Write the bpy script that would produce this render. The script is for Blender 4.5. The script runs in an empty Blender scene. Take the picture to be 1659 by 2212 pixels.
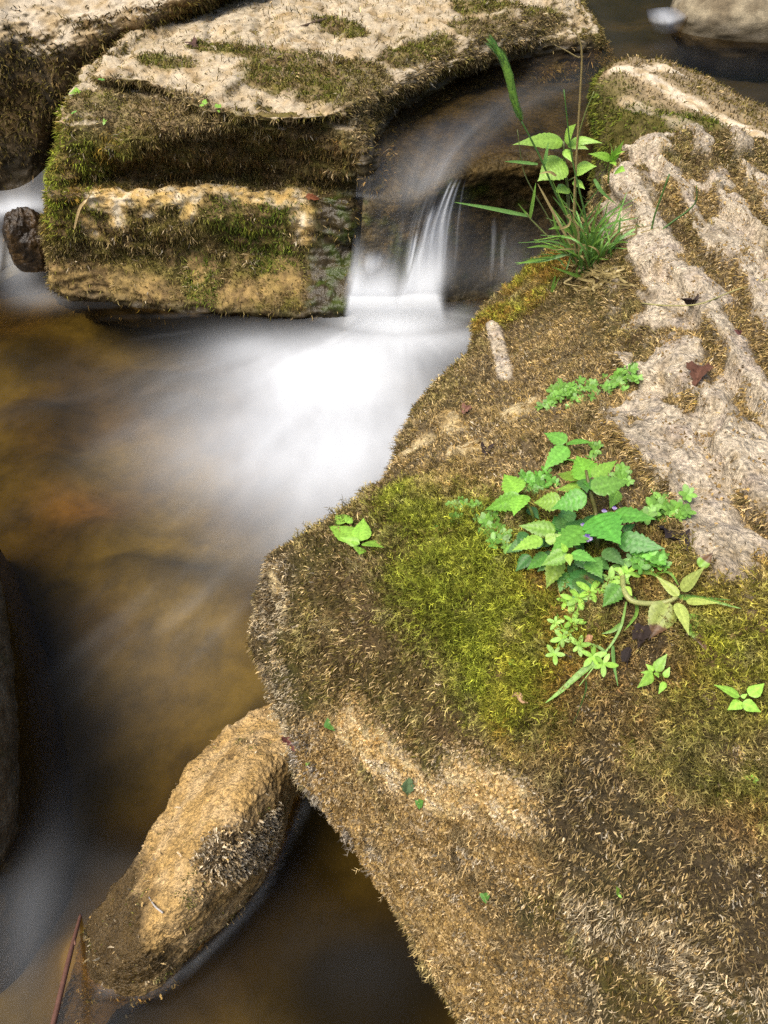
import bpy, math, random
import numpy as np
from mathutils import Vector
from mathutils.bvhtree import BVHTree
random.seed(7)
rng = np.random.default_rng(11)
R = math.radians
scene = bpy.context.scene
COL = scene.collection

# ------------------------------------------------------------------ camera, light, exposure
CAM_H, PITCH, F = 0.90, 45.0, 1671.0          # F: focal length in units of a 1659 x 2212 frame
cam_d = bpy.data.cameras.new('camera')
cam = bpy.data.objects.new('camera', cam_d); COL.objects.link(cam)
cam.location = (0, 0, CAM_H)
cam.rotation_euler = (R(90 - PITCH), 0, 0)
cam_d.sensor_fit = 'VERTICAL'
cam_d.angle_y = 2 * math.atan(1106 / F)
cam_d.clip_start, cam_d.clip_end = 0.02, 400
scene.camera = cam

SUN_EL, SUN_AZ = 60.0, -126.0                   # azimuth from +y, clockwise seen from above
world = bpy.data.worlds.new('World'); scene.world = world
world.use_nodes = True
wn = world.node_tree
sky = wn.nodes.new('ShaderNodeTexSky'); sky.sky_type = 'NISHITA'; sky.sun_disc = False
sky.sun_elevation = R(SUN_EL); sky.sun_rotation = R(SUN_AZ)
sky.air_density = 1.0; sky.dust_density = 3.0; sky.ozone_density = 0.6
bg = wn.nodes['Background']; bg.inputs['Strength'].default_value = 0.125
wn.links.new(sky.outputs[0], bg.inputs['Color'])
sun_d = bpy.data.lights.new('sun', 'SUN'); sun = bpy.data.objects.new('sun', sun_d); COL.objects.link(sun)
sun_d.energy = 2.75; sun_d.angle = R(40); sun_d.color = (1.0, 0.93, 0.80)
_sd = Vector((math.sin(R(SUN_AZ)) * math.cos(R(SUN_EL)), math.cos(R(SUN_AZ)) * math.cos(R(SUN_EL)), math.sin(R(SUN_EL))))
sun.rotation_euler = _sd.to_track_quat('Z', 'Y').to_euler()
scene.view_settings.view_transform = 'Standard'
scene.view_settings.look = 'None'
scene.view_settings.exposure = 0.95
scene.view_settings.gamma = 1.0
scene.view_settings.use_curve_mapping = False
scene.cycles.transparent_max_bounces = 16
scene.cycles.max_bounces = 8
scene.cycles.use_denoising = False

# ------------------------------------------------------------------ helpers
_c, _s = math.cos(R(PITCH)), math.sin(R(PITCH))
def ray(u, v):
    x, y = (u - 829.5) / F, (1106 - v) / F
    return np.array([x, _c + y * _s, -_s + y * _c])
def P(u, v, z):
    """point at height z that stands where the photo shows (u, v)"""
    d = ray(u, v); t = (z - CAM_H) / d[2]
    return np.array([0, 0, CAM_H]) + d * t
def proj(p):
    q = p - np.array([0, 0, CAM_H])
    dep = q[..., 1] * _c - q[..., 2] * _s
    up = q[..., 1] * _s + q[..., 2] * _c
    dep = np.maximum(dep, 1e-3)
    return 829.5 + F * q[..., 0] / dep, 1106 - F * up / dep, dep

_perm = np.random.default_rng(3).permutation(256); _perm = np.concatenate([_perm, _perm, _perm])
_grad = np.random.default_rng(4).normal(size=(256, 3)); _grad /= np.linalg.norm(_grad, axis=1)[:, None]
def noise(p):
    p = np.asarray(p, float); i = np.floor(p).astype(int); f = p - i; i &= 255
    w = f * f * f * (f * (f * 6 - 15) + 10); out = 0
    for dx in (0, 1):
        for dy in (0, 1):
            for dz in (0, 1):
                h = _perm[_perm[_perm[(i[..., 0] + dx) & 255] + ((i[..., 1] + dy) & 255)] + ((i[..., 2] + dz) & 255)]
                g = _grad[h]; d = f - np.array([dx, dy, dz])
                out = out + (g * d).sum(-1) * (w[..., 0] if dx else 1 - w[..., 0]) * (w[..., 1] if dy else 1 - w[..., 1]) * (w[..., 2] if dz else 1 - w[..., 2])
    return out * 1.5
def fbm(p, sc, oc=4, gain=.5, off=0.):
    t, a, n = 0, 1., 0
    for k in range(oc):
        t = t + a * noise(np.asarray(p) * sc * 2 ** k + off + 17.3 * k); n += a; a *= gain
    return t / n
def ss(a, b, x):
    t = np.clip((x - a) / (b - a), 0, 1); return t * t * (3 - 2 * t)

def catmull(pts, n, axis=0):
    """resample control points along an axis with a Catmull-Rom curve"""
    pts = np.moveaxis(np.asarray(pts, float), axis, 0); m = len(pts)
    t = np.linspace(0, m - 1, n); i = np.minimum(t.astype(int), m - 2); f = (t - i).reshape((-1,) + (1,) * (pts.ndim - 1))
    ext = np.concatenate([[2 * pts[0] - pts[1]], pts, [2 * pts[-1] - pts[-2]]])
    a, b, c, d = ext[i], ext[i + 1], ext[i + 2], ext[i + 3]
    o = .5 * (2 * b + (c - a) * f + (2 * a - 5 * b + 4 * c - d) * f ** 2 + (3 * b - a - 3 * c + d) * f ** 3)
    return np.moveaxis(o, 0, axis)
def patch(ctrl, nr, nc):
    return catmull(catmull(ctrl, nr, 0), nc, 1)
def grid_normals(G):
    du = np.gradient(G, axis=1); dv = np.gradient(G, axis=0)
    n = np.cross(du, dv); return n / (np.linalg.norm(n, axis=-1, keepdims=True) + 1e-12)

def mesh_np(name, verts, faces_flat, sizes, mat, parent=None, col=None, smooth=True, attrs=None, uv=None):
    me = bpy.data.meshes.new(name)
    verts = np.ascontiguousarray(verts, np.float32).reshape(-1, 3)
    me.vertices.add(len(verts)); me.vertices.foreach_set('co', verts.ravel())
    sizes = np.asarray(sizes, np.int32); faces_flat = np.asarray(faces_flat, np.int32)
    me.loops.add(len(faces_flat)); me.loops.foreach_set('vertex_index', faces_flat)
    me.polygons.add(len(sizes))
    st = np.zeros(len(sizes), np.int32); st[1:] = np.cumsum(sizes)[:-1]
    me.polygons.foreach_set('loop_start', st); me.polygons.foreach_set('loop_total', sizes)
    me.polygons.foreach_set('use_smooth', np.full(len(sizes), smooth))
    if col is not None:
        a = me.color_attributes.new('Col', 'FLOAT_COLOR', 'POINT')
        c = np.ones((len(verts), 4), np.float32); c[:, :3] = np.asarray(col).reshape(-1, 3)
        a.data.foreach_set('color', c.ravel())
    for k, val in (attrs or {}).items():
        a = me.attributes.new(k, 'FLOAT', 'POINT'); a.data.foreach_set('value', np.asarray(val, np.float32).ravel())
    if uv is not None:
        l = me.uv_layers.new(name='UVMap'); l.data.foreach_set('uv', np.asarray(uv, np.float32)[faces_flat].ravel())
    me.update(calc_edges=True)
    if mat: me.materials.append(mat)
    o = bpy.data.objects.new(name, me); COL.objects.link(o)
    if parent: o.parent = parent
    return o
def grid_faces(nr, nc):
    i = np.arange(nr * nc).reshape(nr, nc)
    return np.stack([i[:-1, :-1], i[:-1, 1:], i[1:, 1:], i[1:, :-1]], -1).reshape(-1)
def grid_mesh(name, G, mat, parent=None, **k):
    nr, nc = G.shape[:2]
    return mesh_np(name, G.reshape(-1, 3), grid_faces(nr, nc), np.full((nr - 1) * (nc - 1), 4), mat, parent, **k)

def tag(o, label=None, cat=None, group=None, kind=None):
    if label: o['label'] = label
    if cat: o['category'] = cat
    if group: o['group'] = group
    if kind: o['kind'] = kind
    return o
def empty(name, loc, label, cat, group=None):
    o = bpy.data.objects.new(name, None); COL.objects.link(o); o.location = tuple(loc); o.empty_display_size = .02
    return tag(o, label, cat, group)
class MB:
    """collects vertices and faces of one mesh (world coordinates)"""
    def __init__(s): s.v = []; s.f = []; s.s = []; s.c = []; s.n = 0
    def add(s, verts, faces, col):
        verts = np.asarray(verts, float)
        for f in faces: s.f.extend(int(i) + s.n for i in f); s.s.append(len(f))
        s.v.append(verts); s.c.append(np.broadcast_to(np.asarray(col, float), (len(verts), 3))); s.n += len(verts)
    def tube(s, pts, rad, col, sides=6, n=None):
        pts = np.asarray(pts, float)
        if n: pts = catmull(pts, n)
        rad = np.interp(np.linspace(0, 1, len(pts)), np.linspace(0, 1, len(np.atleast_1d(rad))), np.atleast_1d(rad))
        tan = np.gradient(pts, axis=0); tan /= np.linalg.norm(tan, axis=1, keepdims=True) + 1e-12
        a = np.cross(tan, [.31, .17, .93]); a /= np.linalg.norm(a, axis=1, keepdims=True) + 1e-12; b = np.cross(tan, a)
        th = np.linspace(0, 2 * np.pi, sides, endpoint=False)
        V = (pts[:, None] + rad[:, None, None] * (np.cos(th)[None, :, None] * a[:, None] + np.sin(th)[None, :, None] * b[:, None])).reshape(-1, 3)
        F_ = [[i * sides + k, i * sides + (k + 1) % sides, (i + 1) * sides + (k + 1) % sides, (i + 1) * sides + k] for i in range(len(pts) - 1) for k in range(sides)]
        F_ += [list(range(sides))[::-1], [(len(pts) - 1) * sides + k for k in range(sides)]]
        s.add(V, F_, col if np.ndim(col) < 2 else np.repeat(col, sides, 0))
    def build(s, name, mat, parent=None):
        V = np.concatenate(s.v)
        if parent is not None: V = V - np.array(parent.location)
        return mesh_np(name, V, s.f, s.s, mat, parent, col=np.concatenate(s.c))

# ------------------------------------------------------------------ materials
def new_mat(name):
    m = bpy.data.materials.new(name); m.use_nodes = True; nt = m.node_tree; nt.nodes.clear()
    return m, nt, nt.nodes.new('ShaderNodeOutputMaterial')
def nd(nt, t, **kw):
    n = nt.nodes.new(t)
    for k, v in kw.items():
        if k in n.inputs: n.inputs[k].default_value = v
        else: setattr(n, k, v)
    return n
def attr(nt, name): return nd(nt, 'ShaderNodeAttribute', attribute_name=name)

def rock_mat(name, bump=.35, grain=380., big=60., dist=.004, lo=.45, hi=1.42):
    m, nt, out = new_mat(name); L = nt.links.new
    b = nd(nt, 'ShaderNodeBsdfPrincipled'); co = nd(nt, 'ShaderNodeTexCoord')
    a = attr(nt, 'Col'); wet = attr(nt, 'wet')
    n1 = nd(nt, 'ShaderNodeTexNoise', Scale=grain, Detail=6., Roughness=.65)
    n2 = nd(nt, 'ShaderNodeTexNoise', Scale=big, Detail=6., Roughness=.62)
    vo = nd(nt, 'ShaderNodeTexVoronoi', Scale=grain * .9)
    for n in (n1, n2, vo): L(co.outputs['Object'], n.inputs['Vector'])
    r = nd(nt, 'ShaderNodeMapRange'); r.inputs[1].default_value = .3; r.inputs[2].default_value = .7; r.inputs[3].default_value = lo; r.inputs[4].default_value = hi
    L(n1.outputs[0], r.inputs[0])
    r2 = nd(nt, 'ShaderNodeMapRange'); r2.inputs[1].default_value = .35; r2.inputs[2].default_value = .65; r2.inputs[3].default_value = .75; r2.inputs[4].default_value = 1.2
    L(n2.outputs[0], r2.inputs[0])
    mu = nd(nt, 'ShaderNodeMath', operation='MULTIPLY'); L(r.outputs[0], mu.inputs[0]); L(r2.outputs[0], mu.inputs[1])
    vm = nd(nt, 'ShaderNodeVectorMath', operation='SCALE'); L(a.outputs['Color'], vm.inputs[0]); L(mu.outputs[0], vm.inputs['Scale'])
    L(vm.outputs[0], b.inputs['Base Color'])
    rr = nd(nt, 'ShaderNodeMapRange'); rr.inputs[3].default_value = .9; rr.inputs[4].default_value = .24
    L(wet.outputs['Fac'], rr.inputs[0]); L(rr.outputs[0], b.inputs['Roughness'])
    b.inputs['Specular IOR Level'].default_value = .28
    ad = nd(nt, 'ShaderNodeMath', operation='ADD'); L(n1.outputs[0], ad.inputs[0])
    m2 = nd(nt, 'ShaderNodeMath', operation='MULTIPLY'); m2.inputs[1].default_value = 1.6; L(n2.outputs[0], m2.inputs[0]); L(m2.outputs[0], ad.inputs[1])
    sb = nd(nt, 'ShaderNodeMath', operation='SUBTRACT'); L(ad.outputs[0], sb.inputs[0])
    m3 = nd(nt, 'ShaderNodeMath', operation='MULTIPLY'); m3.inputs[1].default_value = .5; L(vo.outputs['Distance'], m3.inputs[0]); L(m3.outputs[0], sb.inputs[1])
    bp = nd(nt, 'ShaderNodeBump', Strength=bump, Distance=dist); L(sb.outputs[0], bp.inputs['Height']); L(bp.outputs[0], b.inputs['Normal'])
    L(b.outputs[0], out.inputs[0]); return m
def col_mat(name, rough=.8, trans=0., spec=.3, veins=False):
    m, nt, out = new_mat(name); L = nt.links.new
    b = nd(nt, 'ShaderNodeBsdfPrincipled', Roughness=rough); b.inputs['Specular IOR Level'].default_value = spec
    a = attr(nt, 'Col'); co = nd(nt, 'ShaderNodeTexCoord')
    n = nd(nt, 'ShaderNodeTexNoise', Scale=420., Detail=3.); L(co.outputs['Object'], n.inputs['Vector'])
    r = nd(nt, 'ShaderNodeMapRange'); r.inputs[1].default_value = .3; r.inputs[2].default_value = .7; r.inputs[3].default_value = .8; r.inputs[4].default_value = 1.18
    L(n.outputs[0], r.inputs[0])
    vm = nd(nt, 'ShaderNodeVectorMath', operation='SCALE'); L(a.outputs['Color'], vm.inputs[0]); L(r.outputs[0], vm.inputs['Scale'])
    L(vm.outputs[0], b.inputs['Base Color'])
    if veins:
        bp = nd(nt, 'ShaderNodeBump', Strength=.25, Distance=.001); L(n.outputs[0], bp.inputs['Height']); L(bp.outputs[0], b.inputs['Normal'])
    if trans:
        t = nd(nt, 'ShaderNodeBsdfTranslucent'); L(vm.outputs[0], t.inputs['Color'])
        mx = nd(nt, 'ShaderNodeMixShader'); mx.inputs[0].default_value = trans
        L(b.outputs[0], mx.inputs[1]); L(t.outputs[0], mx.inputs[2]); L(mx.outputs[0], out.inputs[0])
    else: L(b.outputs[0], out.inputs[0])
    return m
def water_mat(name, tint, streak=0., gloss=.2, milk=(.74, .77, .81)):
    """clear brown water whose 'foam' attribute turns it into white silky froth"""
    m, nt, out = new_mat(name); L = nt.links.new
    tr = nd(nt, 'ShaderNodeBsdfTransparent', Color=(*tint, 1))
    gl = nd(nt, 'ShaderNodeBsdfGlossy', Roughness=gloss, Color=(.32, .36, .44, 1))
    fr = nd(nt, 'ShaderNodeFresnel', IOR=1.2)
    w = nd(nt, 'ShaderNodeMixShader'); L(fr.outputs[0], w.inputs[0]); L(tr.outputs[0], w.inputs[1]); L(gl.outputs[0], w.inputs[2])
    df = nd(nt, 'ShaderNodeBsdfDiffuse', Color=(*milk, 1)); tl = nd(nt, 'ShaderNodeBsdfTranslucent', Color=(*milk, 1))
    fm = nd(nt, 'ShaderNodeMixShader'); fm.inputs[0].default_value = .3; L(df.outputs[0], fm.inputs[1]); L(tl.outputs[0], fm.inputs[2])
    fo = attr(nt, 'foam'); src = fo.outputs['Fac']
    if streak:
        uv = nd(nt, 'ShaderNodeTexCoord'); mp = nd(nt, 'ShaderNodeMapping'); L(uv.outputs['UV'], mp.inputs[0])
        mp.inputs['Scale'].default_value = (streak, 1.3, 1)
        n = nd(nt, 'ShaderNodeTexNoise', Scale=1., Detail=2., Roughness=.5, Distortion=.1); L(mp.outputs[0], n.inputs['Vector'])
        r = nd(nt, 'ShaderNodeMapRange'); r.inputs[1].default_value = .33; r.inputs[2].default_value = .68; r.inputs[3].default_value = .62; r.inputs[4].default_value = 1.2
        L(n.outputs[0], r.inputs[0])
        mu = nd(nt, 'ShaderNodeMath', operation='MULTIPLY', use_clamp=True); ca = attr(nt, 'calm'); lp = nd(nt, 'ShaderNodeMix'); L(ca.outputs['Fac'], lp.inputs[0]); L(r.outputs[0], lp.inputs[2]); lp.inputs[3].default_value = 1.; L(lp.outputs[0], mu.inputs[0]); L(src, mu.inputs[1]); src = mu.outputs[0]
    mx = nd(nt, 'ShaderNodeMixShader'); L(src, mx.inputs[0]); L(w.outputs[0], mx.inputs[1]); L(fm.outputs[0], mx.inputs[2])
    gn = attr(nt, 'gone'); ct = nd(nt, 'ShaderNodeBsdfTransparent'); m2 = nd(nt, 'ShaderNodeMixShader'); L(gn.outputs['Fac'], m2.inputs[0]); L(mx.outputs[0], m2.inputs[1]); L(ct.outputs[0], m2.inputs[2])
    L(m2.outputs[0], out.inputs[0]); return m

M_rock = rock_mat('limestone', lo=.65, hi=1.25)
M_wet = rock_mat('wet_stone', bump=.5, grain=160., big=40.)
M_crust = rock_mat('tufa_crust', bump=.9, grain=300., big=110., dist=.005)
M_bed = rock_mat('stream_bed_stone', bump=.1, grain=12., big=5., dist=.01)
M_moss = col_mat('moss', .85, .25, .15)
M_leaf = col_mat('leaf', .4, .38, .45, True)
M_dry = col_mat('dry_plant', .8, .15, .2)
M_twig = col_mat('twig_bark', .7)
M_pool = water_mat('pool_water', (.81, .70, .45))
M_fall = water_mat('falling_water', (.86, .78, .62), streak=13.)
M_ground = col_mat('bank_soil', .95, 0, .1)

# ------------------------------------------------------------------ rocks
def cell(a): return a[:-1, :-1]
class Rock: pass
ROCKS = []
def make_rock(name, ctrl, nr, nc, mat, label, cat, disp, colour, closed=False):
    """ctrl: rows of world points; disp(p, n) gives an outward offset; colour(p, n, rock) gives colour and wetness"""
    G = patch(ctrl, nr, nc); N = grid_normals(G)
    uu, vv, _ = proj(G); inf = (uu > 0) & (uu < 1659) & (vv > 0) & (vv < 2212)
    if (((np.array([0, 0, CAM_H]) - G) * N).sum(-1) * inf).sum() < 0:      # normals must face out of the rock
        G = G[::-1].copy(); N = grid_normals(G)
    k = Rock(); k.G0, k.N0, k.name = G, N, name
    k.bvh = BVHTree.FromPolygons(G[::4, ::4].reshape(-1, 3).tolist(), grid_faces(*G[::4, ::4].shape[:2]).reshape(-1, 4).tolist())
    d = disp(G, N, k)
    k.G = G + N * d[..., None]; k.N = grid_normals(k.G)
    k.bvh = BVHTree.FromPolygons(k.G[::2, ::2].reshape(-1, 3).tolist(), grid_faces(*k.G[::2, ::2].shape[:2]).reshape(-1, 4).tolist())
    c, wet = colour(k.G, k.N, k)
    o = grid_mesh(name, k.G, mat, col=c.reshape(-1, 3), attrs={'wet': wet})
    tag(o, label, cat); k.o = o; ROCKS.append(k); return k
def hit(k, u, v):
    d = Vector(ray(u, v)).normalized()
    loc, n, i, t = k.bvh.ray_cast(Vector((0, 0, CAM_H)), d)
    if loc is None:
        # nearest grid point to the pixel
        uu, vv, _ = proj(k.G if hasattr(k, 'G') else k.G0); j = np.argmin((uu - u) ** 2 + (vv - v) ** 2)
        return np.array((k.G if hasattr(k, 'G') else k.G0).reshape(-1, 3)[j])
    return np.array(loc)
def over(k, u, v, h):
    """point h metres above the rock on the way to the viewer"""
    p = hit(k, u, v); q = np.array([0, 0, CAM_H]) - p
    return p + q / np.linalg.norm(q) * h
def lines_mask(k, p, lines):
    """max over polylines of a soft mask; each: (radius_m, [(u, v), ...])"""
    out = np.zeros(p.shape[:-1])
    for rad, pts in lines:
        W = [hit(k, *q) for q in pts]
        if len(W) == 1: W = W * 2
        for a, b in zip(W[:-1], W[1:]):
            ab = b - a; t = np.clip(((p - a) @ ab) / max(ab @ ab, 1e-9), 0, 1)
            d = np.linalg.norm(p - (a + t[..., None] * ab), axis=-1)
            out = np.maximum(out, 1 - ss(rad * .45, rad * 1.15, d))
    return out
def mix(a, b, t): return np.asarray(a) * (1 - t[..., None]) + np.asarray(b) * t[..., None]

def strands(name, k, n, density, colour, length, width, lean, rand=.6, leaflets=0, kind='moss', droop=.4, margin=160, lscale=None, var=1.):
    """a coat of n small shoots on the rock: one uncountable part"""
    G, N = k.G, k.N
    c = .25 * (G[:-1, :-1] + G[1:, :-1] + G[:-1, 1:] + G[1:, 1:])
    ar = np.linalg.norm(np.cross(G[1:, 1:] - G[:-1, :-1], G[1:, :-1] - G[:-1, 1:]), axis=-1) * .5
    nn = N[:-1, :-1]
    dn = density(c, nn)
    u, v, dep = proj(c)
    m = (u > -margin) & (u < 1659 + margin) & (v > -margin) & (v < 2212 + margin)
    view = np.array([0, 0, CAM_H]) - c; facing = (view * nn).sum(-1) / np.linalg.norm(view, axis=-1)
    w = ar * np.clip(dn, 0, 1) * np.where(m, 1, .04) * np.where(facing > -.35, 1, .1)
    w = w.ravel() / w.sum(); idx = rng.choice(len(w), n, p=w); r_, c_ = np.unravel_index(idx, c.shape[:2])
    a, b = rng.random((2, n, 1))
    bil = lambda A: (A[r_, c_] * (1 - a) + A[r_ + 1, c_] * a) * (1 - b) + (A[r_, c_ + 1] * (1 - a) + A[r_ + 1, c_ + 1] * a) * b
    p = bil(G); nm = bil(N); nm /= np.linalg.norm(nm, axis=1, keepdims=True)
    # clumped lean: neighbouring shoots point the same way
    cl = np.stack([noise(p * 45 + 9), noise(p * 45 + 31), noise(p * 45 + 57)], -1)
    d = nm * 1.0 + np.asarray(lean) + cl * 1.3 * rand + rng.normal(size=(n, 3)) * rand
    dd = (d * nm).sum(1, keepdims=True); d = np.where(dd < .15, d + nm * (.25 - dd), d)
    d /= np.linalg.norm(d, axis=1, keepdims=True)
    L_ = (length * (.45 + .9 * rng.random(n)) * (1 + .5 * np.clip(fbm(p, 30, 2), -1, 1)))[:, None]
    if lscale is not None: L_ = L_ * lscale(p)[:, None]
    W_ = (width * (.6 + .8 * rng.random(n)))[:, None]
    sd = np.cross(d, rng.normal(size=(n, 3))); sd /= np.linalg.norm(sd, axis=1, keepdims=True)
    d2 = d + np.array([0, 0, -droop]) + rng.normal(size=(n, 3)) * .35; d2 /= np.linalg.norm(d2, axis=1, keepdims=True)
    b0 = p - nm * .0015; m0 = p + d * L_ * .55; t0 = m0 + d2 * L_ * .45
    vs = [b0 - sd * W_ * .5, b0 + sd * W_ * .5, m0 - sd * W_ * .5, m0 + sd * W_ * .5, t0]
    per = 5; fl = [[0, 1, 3, 2], [2, 3, 4]]
    sd2 = np.cross(d, sd)
    for q in range(leaflets):
        f = .3 + .6 * (q + .5) / leaflets
        o_ = np.where(f < .55, b0 + (m0 - b0) * (f / .55), m0 + (t0 - m0) * ((f - .55) / .45))
        an = q * 2.4 + rng.random((n, 1)) * 1.5
        out = (sd * np.cos(an) + sd2 * np.sin(an)) * .8 + d * .7
        vs += [o_ - d * W_ * .5, o_ + d * W_ * .5, o_ + out * L_ * .30]
        fl.append([per, per + 1, per + 2]); per += 3
    V = np.stack(vs, 1)
    col = colour(p, nm) * (1 + var * (1.6 * rng.random((n, 1)) ** 1.5 - .75))
    C_ = np.repeat(col[:, None], per, 1)
    sizes = np.tile([len(f) for f in fl], n)
    flat = (np.concatenate([np.array(f) for f in fl])[None] + (np.arange(n) * per)[:, None]).ravel()
    o = mesh_np(name, V.reshape(-1, 3), flat, sizes, M_moss, k.o, col=C_.reshape(-1, 3), smooth=False)
    tag(o, kind=None); o['kind'] = 'stuff'
    return o

# palette (linear albedo)
PALE = np.array((.60, .50, .36)); PINK = np.array((.48, .39, .30)); OCHRE = np.array((.42, .28, .10)); TAN = np.array((.42, .31, .17))
BROWN = np.array((.14, .09, .036)); DARK = np.array((.045, .034, .018)); OLIVE = np.array((.125, .105, .018)); GREEN = np.array((.22, .27, .03))
YGREEN = np.array((.50, .52, .06)); GOLD = np.array((.50, .32, .055)); STRAW = np.array((.56, .41, .20)); RUST = np.array((.28, .13, .035)); DGREEN = np.array((.075, .115, .018))
CREAM = np.array((.62, .54, .40))

# ---- the slab in the foreground
rows = [
 [(1430,297,.46),(1480,300,.47),(1560,302,.47),(1659,303,.465),(1760,310,.45),(1900,330,.35)],
 [(1335,378,.445),(1400,395,.46),(1500,405,.465),(1620,410,.465),(1800,420,.45),(2000,450,.33)],
 [(1295,455,.42),(1370,475,.44),(1480,490,.455),(1620,500,.465),(1820,520,.45),(2050,560,.32)],
 [(1180,565,.36),(1280,600,.39),(1400,620,.43),(1600,640,.455),(1840,660,.45),(2100,700,.32)],
 [(1058,655,.305),(1180,700,.35),(1350,730,.41),(1560,750,.455),(1850,780,.45),(2120,820,.30)],
 [(1025,755,.30),(1150,790,.35),(1330,820,.41),(1540,850,.455),(1850,880,.45),(2150,930,.30)],
 [(928,848,.31),(1080,880,.355),(1280,900,.41),(1500,930,.455),(1850,980,.46),(2180,1050,.30)],
 [(855,1000,.325),(1000,1020,.37),(1220,1040,.42),(1460,1070,.455),(1850,1120,.46),(2200,1200,.30)],
 [(725,1118,.33),(900,1150,.375),(1150,1170,.42),(1400,1190,.45),(1850,1250,.46),(2200,1330,.3)],
 [(592,1208,.325),(800,1260,.365),(1080,1290,.41),(1360,1310,.445),(1800,1350,.455),(2200,1450,.3)],
 [(566,1365,.265),(780,1400,.33),(1050,1420,.385),(1330,1430,.425),(1750,1450,.445),(2200,1560,.3)],
 [(606,1500,.225),(790,1520,.29),(1030,1540,.355),(1300,1550,.405),(1700,1570,.43),(2200,1690,.3)],
 [(652,1660,.185),(810,1650,.25),(1020,1700,.30),(1300,1720,.36),(1680,1740,.40),(2200,1850,.3)],
 [(735,1790,.15),(880,1780,.215),(1080,1830,.26),(1320,1860,.32),(1660,1880,.37),(2200,2000,.28)],
 [(855,1950,.11),(980,1950,.175),(1160,1990,.22),(1380,2010,.28),(1660,2030,.34),(2200,2200,.25)],
 [(930,2090,.095),(1060,2100,.15),(1220,2120,.19),(1420,2140,.25),(1660,2160,.31),(2200,2350,.22)],
 [(1000,2212,.09),(1120,2230,.13),(1270,2250,.165),(1450,2270,.215),(1660,2290,.28),(2200,2500,.2)],
 [(1100,2400,.05),(1200,2420,.08),(1350,2440,.11),(1520,2460,.15),(1720,2480,.2),(2200,2700,.15)],
]
ctrl = []
for r in rows:
    w = [P(*q) for q in r]; e = w[0]; inn = (w[1] - w[0]); inn[2] = 0; inn /= np.linalg.norm(inn)
    ctrl.append([e + inn * .16 + [0, 0, -.45], e + inn * .075 + [0, 0, -.13], e + inn * .012 + [0, 0, -.035]] + w + [w[-1] + [.15, .02, -.35]])
ctrl = np.array(ctrl)
back = ctrl[0] + np.array([0, .05, -.10]); back2 = ctrl[0] + np.array([.02, .09, -.5]); fr_ = ctrl[-1] + np.array([0, -.08, -.3])
ctrl = np.concatenate([[back2, back], ctrl, [fr_]])
RIBS = [  # pale strata edges (radius m, pixels)
 (.014, [(1432,300),(1400,345),(1345,385),(1370,430)]), (.017, [(1350,400),(1390,480),(1400,520)]), (.012,[(1400,340),(1425,400)]),
 (.022, [(1330,430),(1375,500),(1440,560)]), (.024, [(1400,560),(1440,620),(1490,680)]), (.022,[(1430,690),(1500,700)]),
 (.018, [(1580,450),(1600,520),(1640,590),(1670,640)]), (.016,[(1560,490),(1590,570)]), (.012,[(1640,400),(1670,470)]),
 (.018, [(1480,760),(1440,800),(1400,860),(1385,900)]), (.013,[(1440,790),(1480,850)]), (.016, [(1395,905),(1440,930),(1480,960),(1490,1020),(1530,1090),(1560,1140)]),
 (.014, [(1580,760),(1600,800),(1570,850)]), (.015, [(1560,870),(1530,920),(1560,990),(1600,1060)]), (.013, [(1610,810),(1640,880),(1670,930)]), (.012,[(1625,960),(1640,1060),(1670,1110)]),
 (.010, [(1065,705),(1080,760),(1092,815)]), (.012,[(1580,1150),(1640,1200)]),
 (.012,[(1480,620),(1560,660)]), (.012,[(1500,410),(1560,420)]), (.011,[(1630,640),(1660,720)]), (.012,[(1500,1080),(1540,1130)]),
]
def slab_disp(p, n, k):
    rib = lines_mask(k, p, [(r_ * 1.3, q_) for r_, q_ in RIBS])
    sdir = P(1490, 680, .45) - P(1335, 430, .44); sdir[2] = 0; sdir /= np.linalg.norm(sdir); per = np.array([-sdir[1], sdir[0], 0])
    k.aniso = lambda x, sc, off=0.: fbm(np.stack([x @ sdir * .42, x @ per, x[..., 2]], -1), sc, 4, off=off)
    fld = lines_mask(k, p, [(.10, [(1400,420),(1460,640)]), (.12, [(1620,430),(1620,700)]), (.11, [(1450,800),(1500,1000)]), (.12, [(1600,780),(1610,1120)]), (.06,[(1370,330),(1560,330)])])
    saw = ((p @ per) / .058 + k.aniso(p, 11) * 1.1) % 1.0
    prof = ss(0, .16, saw) * (1 - saw) * 1.3
    k.fld = fld
    rib = np.clip(rib * 1.3 + k.aniso(p, 34) * .95 - .28, 0, 1) * (rib > .01)
    rib = np.maximum(rib, np.clip(fld * ss(.36, .8, prof + k.aniso(p, 26, 5.) * .75) + k.aniso(p, 70, 2.) * .6 - .32, 0, 1) * fld)
    k.rib = rib
    led = lines_mask(k, p, [(.030, [(770,1590),(830,1640),(900,1700),(1000,1700),(1130,1760)])])
    q = p * np.array([1, 1, 1.6])
    d = fbm(q, 9, 3) * .012 + fbm(q, 34, 4) * .0065 + np.abs(fbm(p, 70, 3, off=4)) * .006 * (1 - np.clip(rib, 0, 1)) + rib * .0055 * (1 + .4 * fbm(p, 60, 3)) + fld * prof * .018 + led * .006
    fine = fbm(p, 150, 3) * .0022 + np.abs(fbm(p, 240, 2)) * .002
    return d + fine + rib * (fbm(p, 90, 4) * .004 - ss(.12, .0, np.abs(k.aniso(p, 40, 8.))) * .002)
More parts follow.
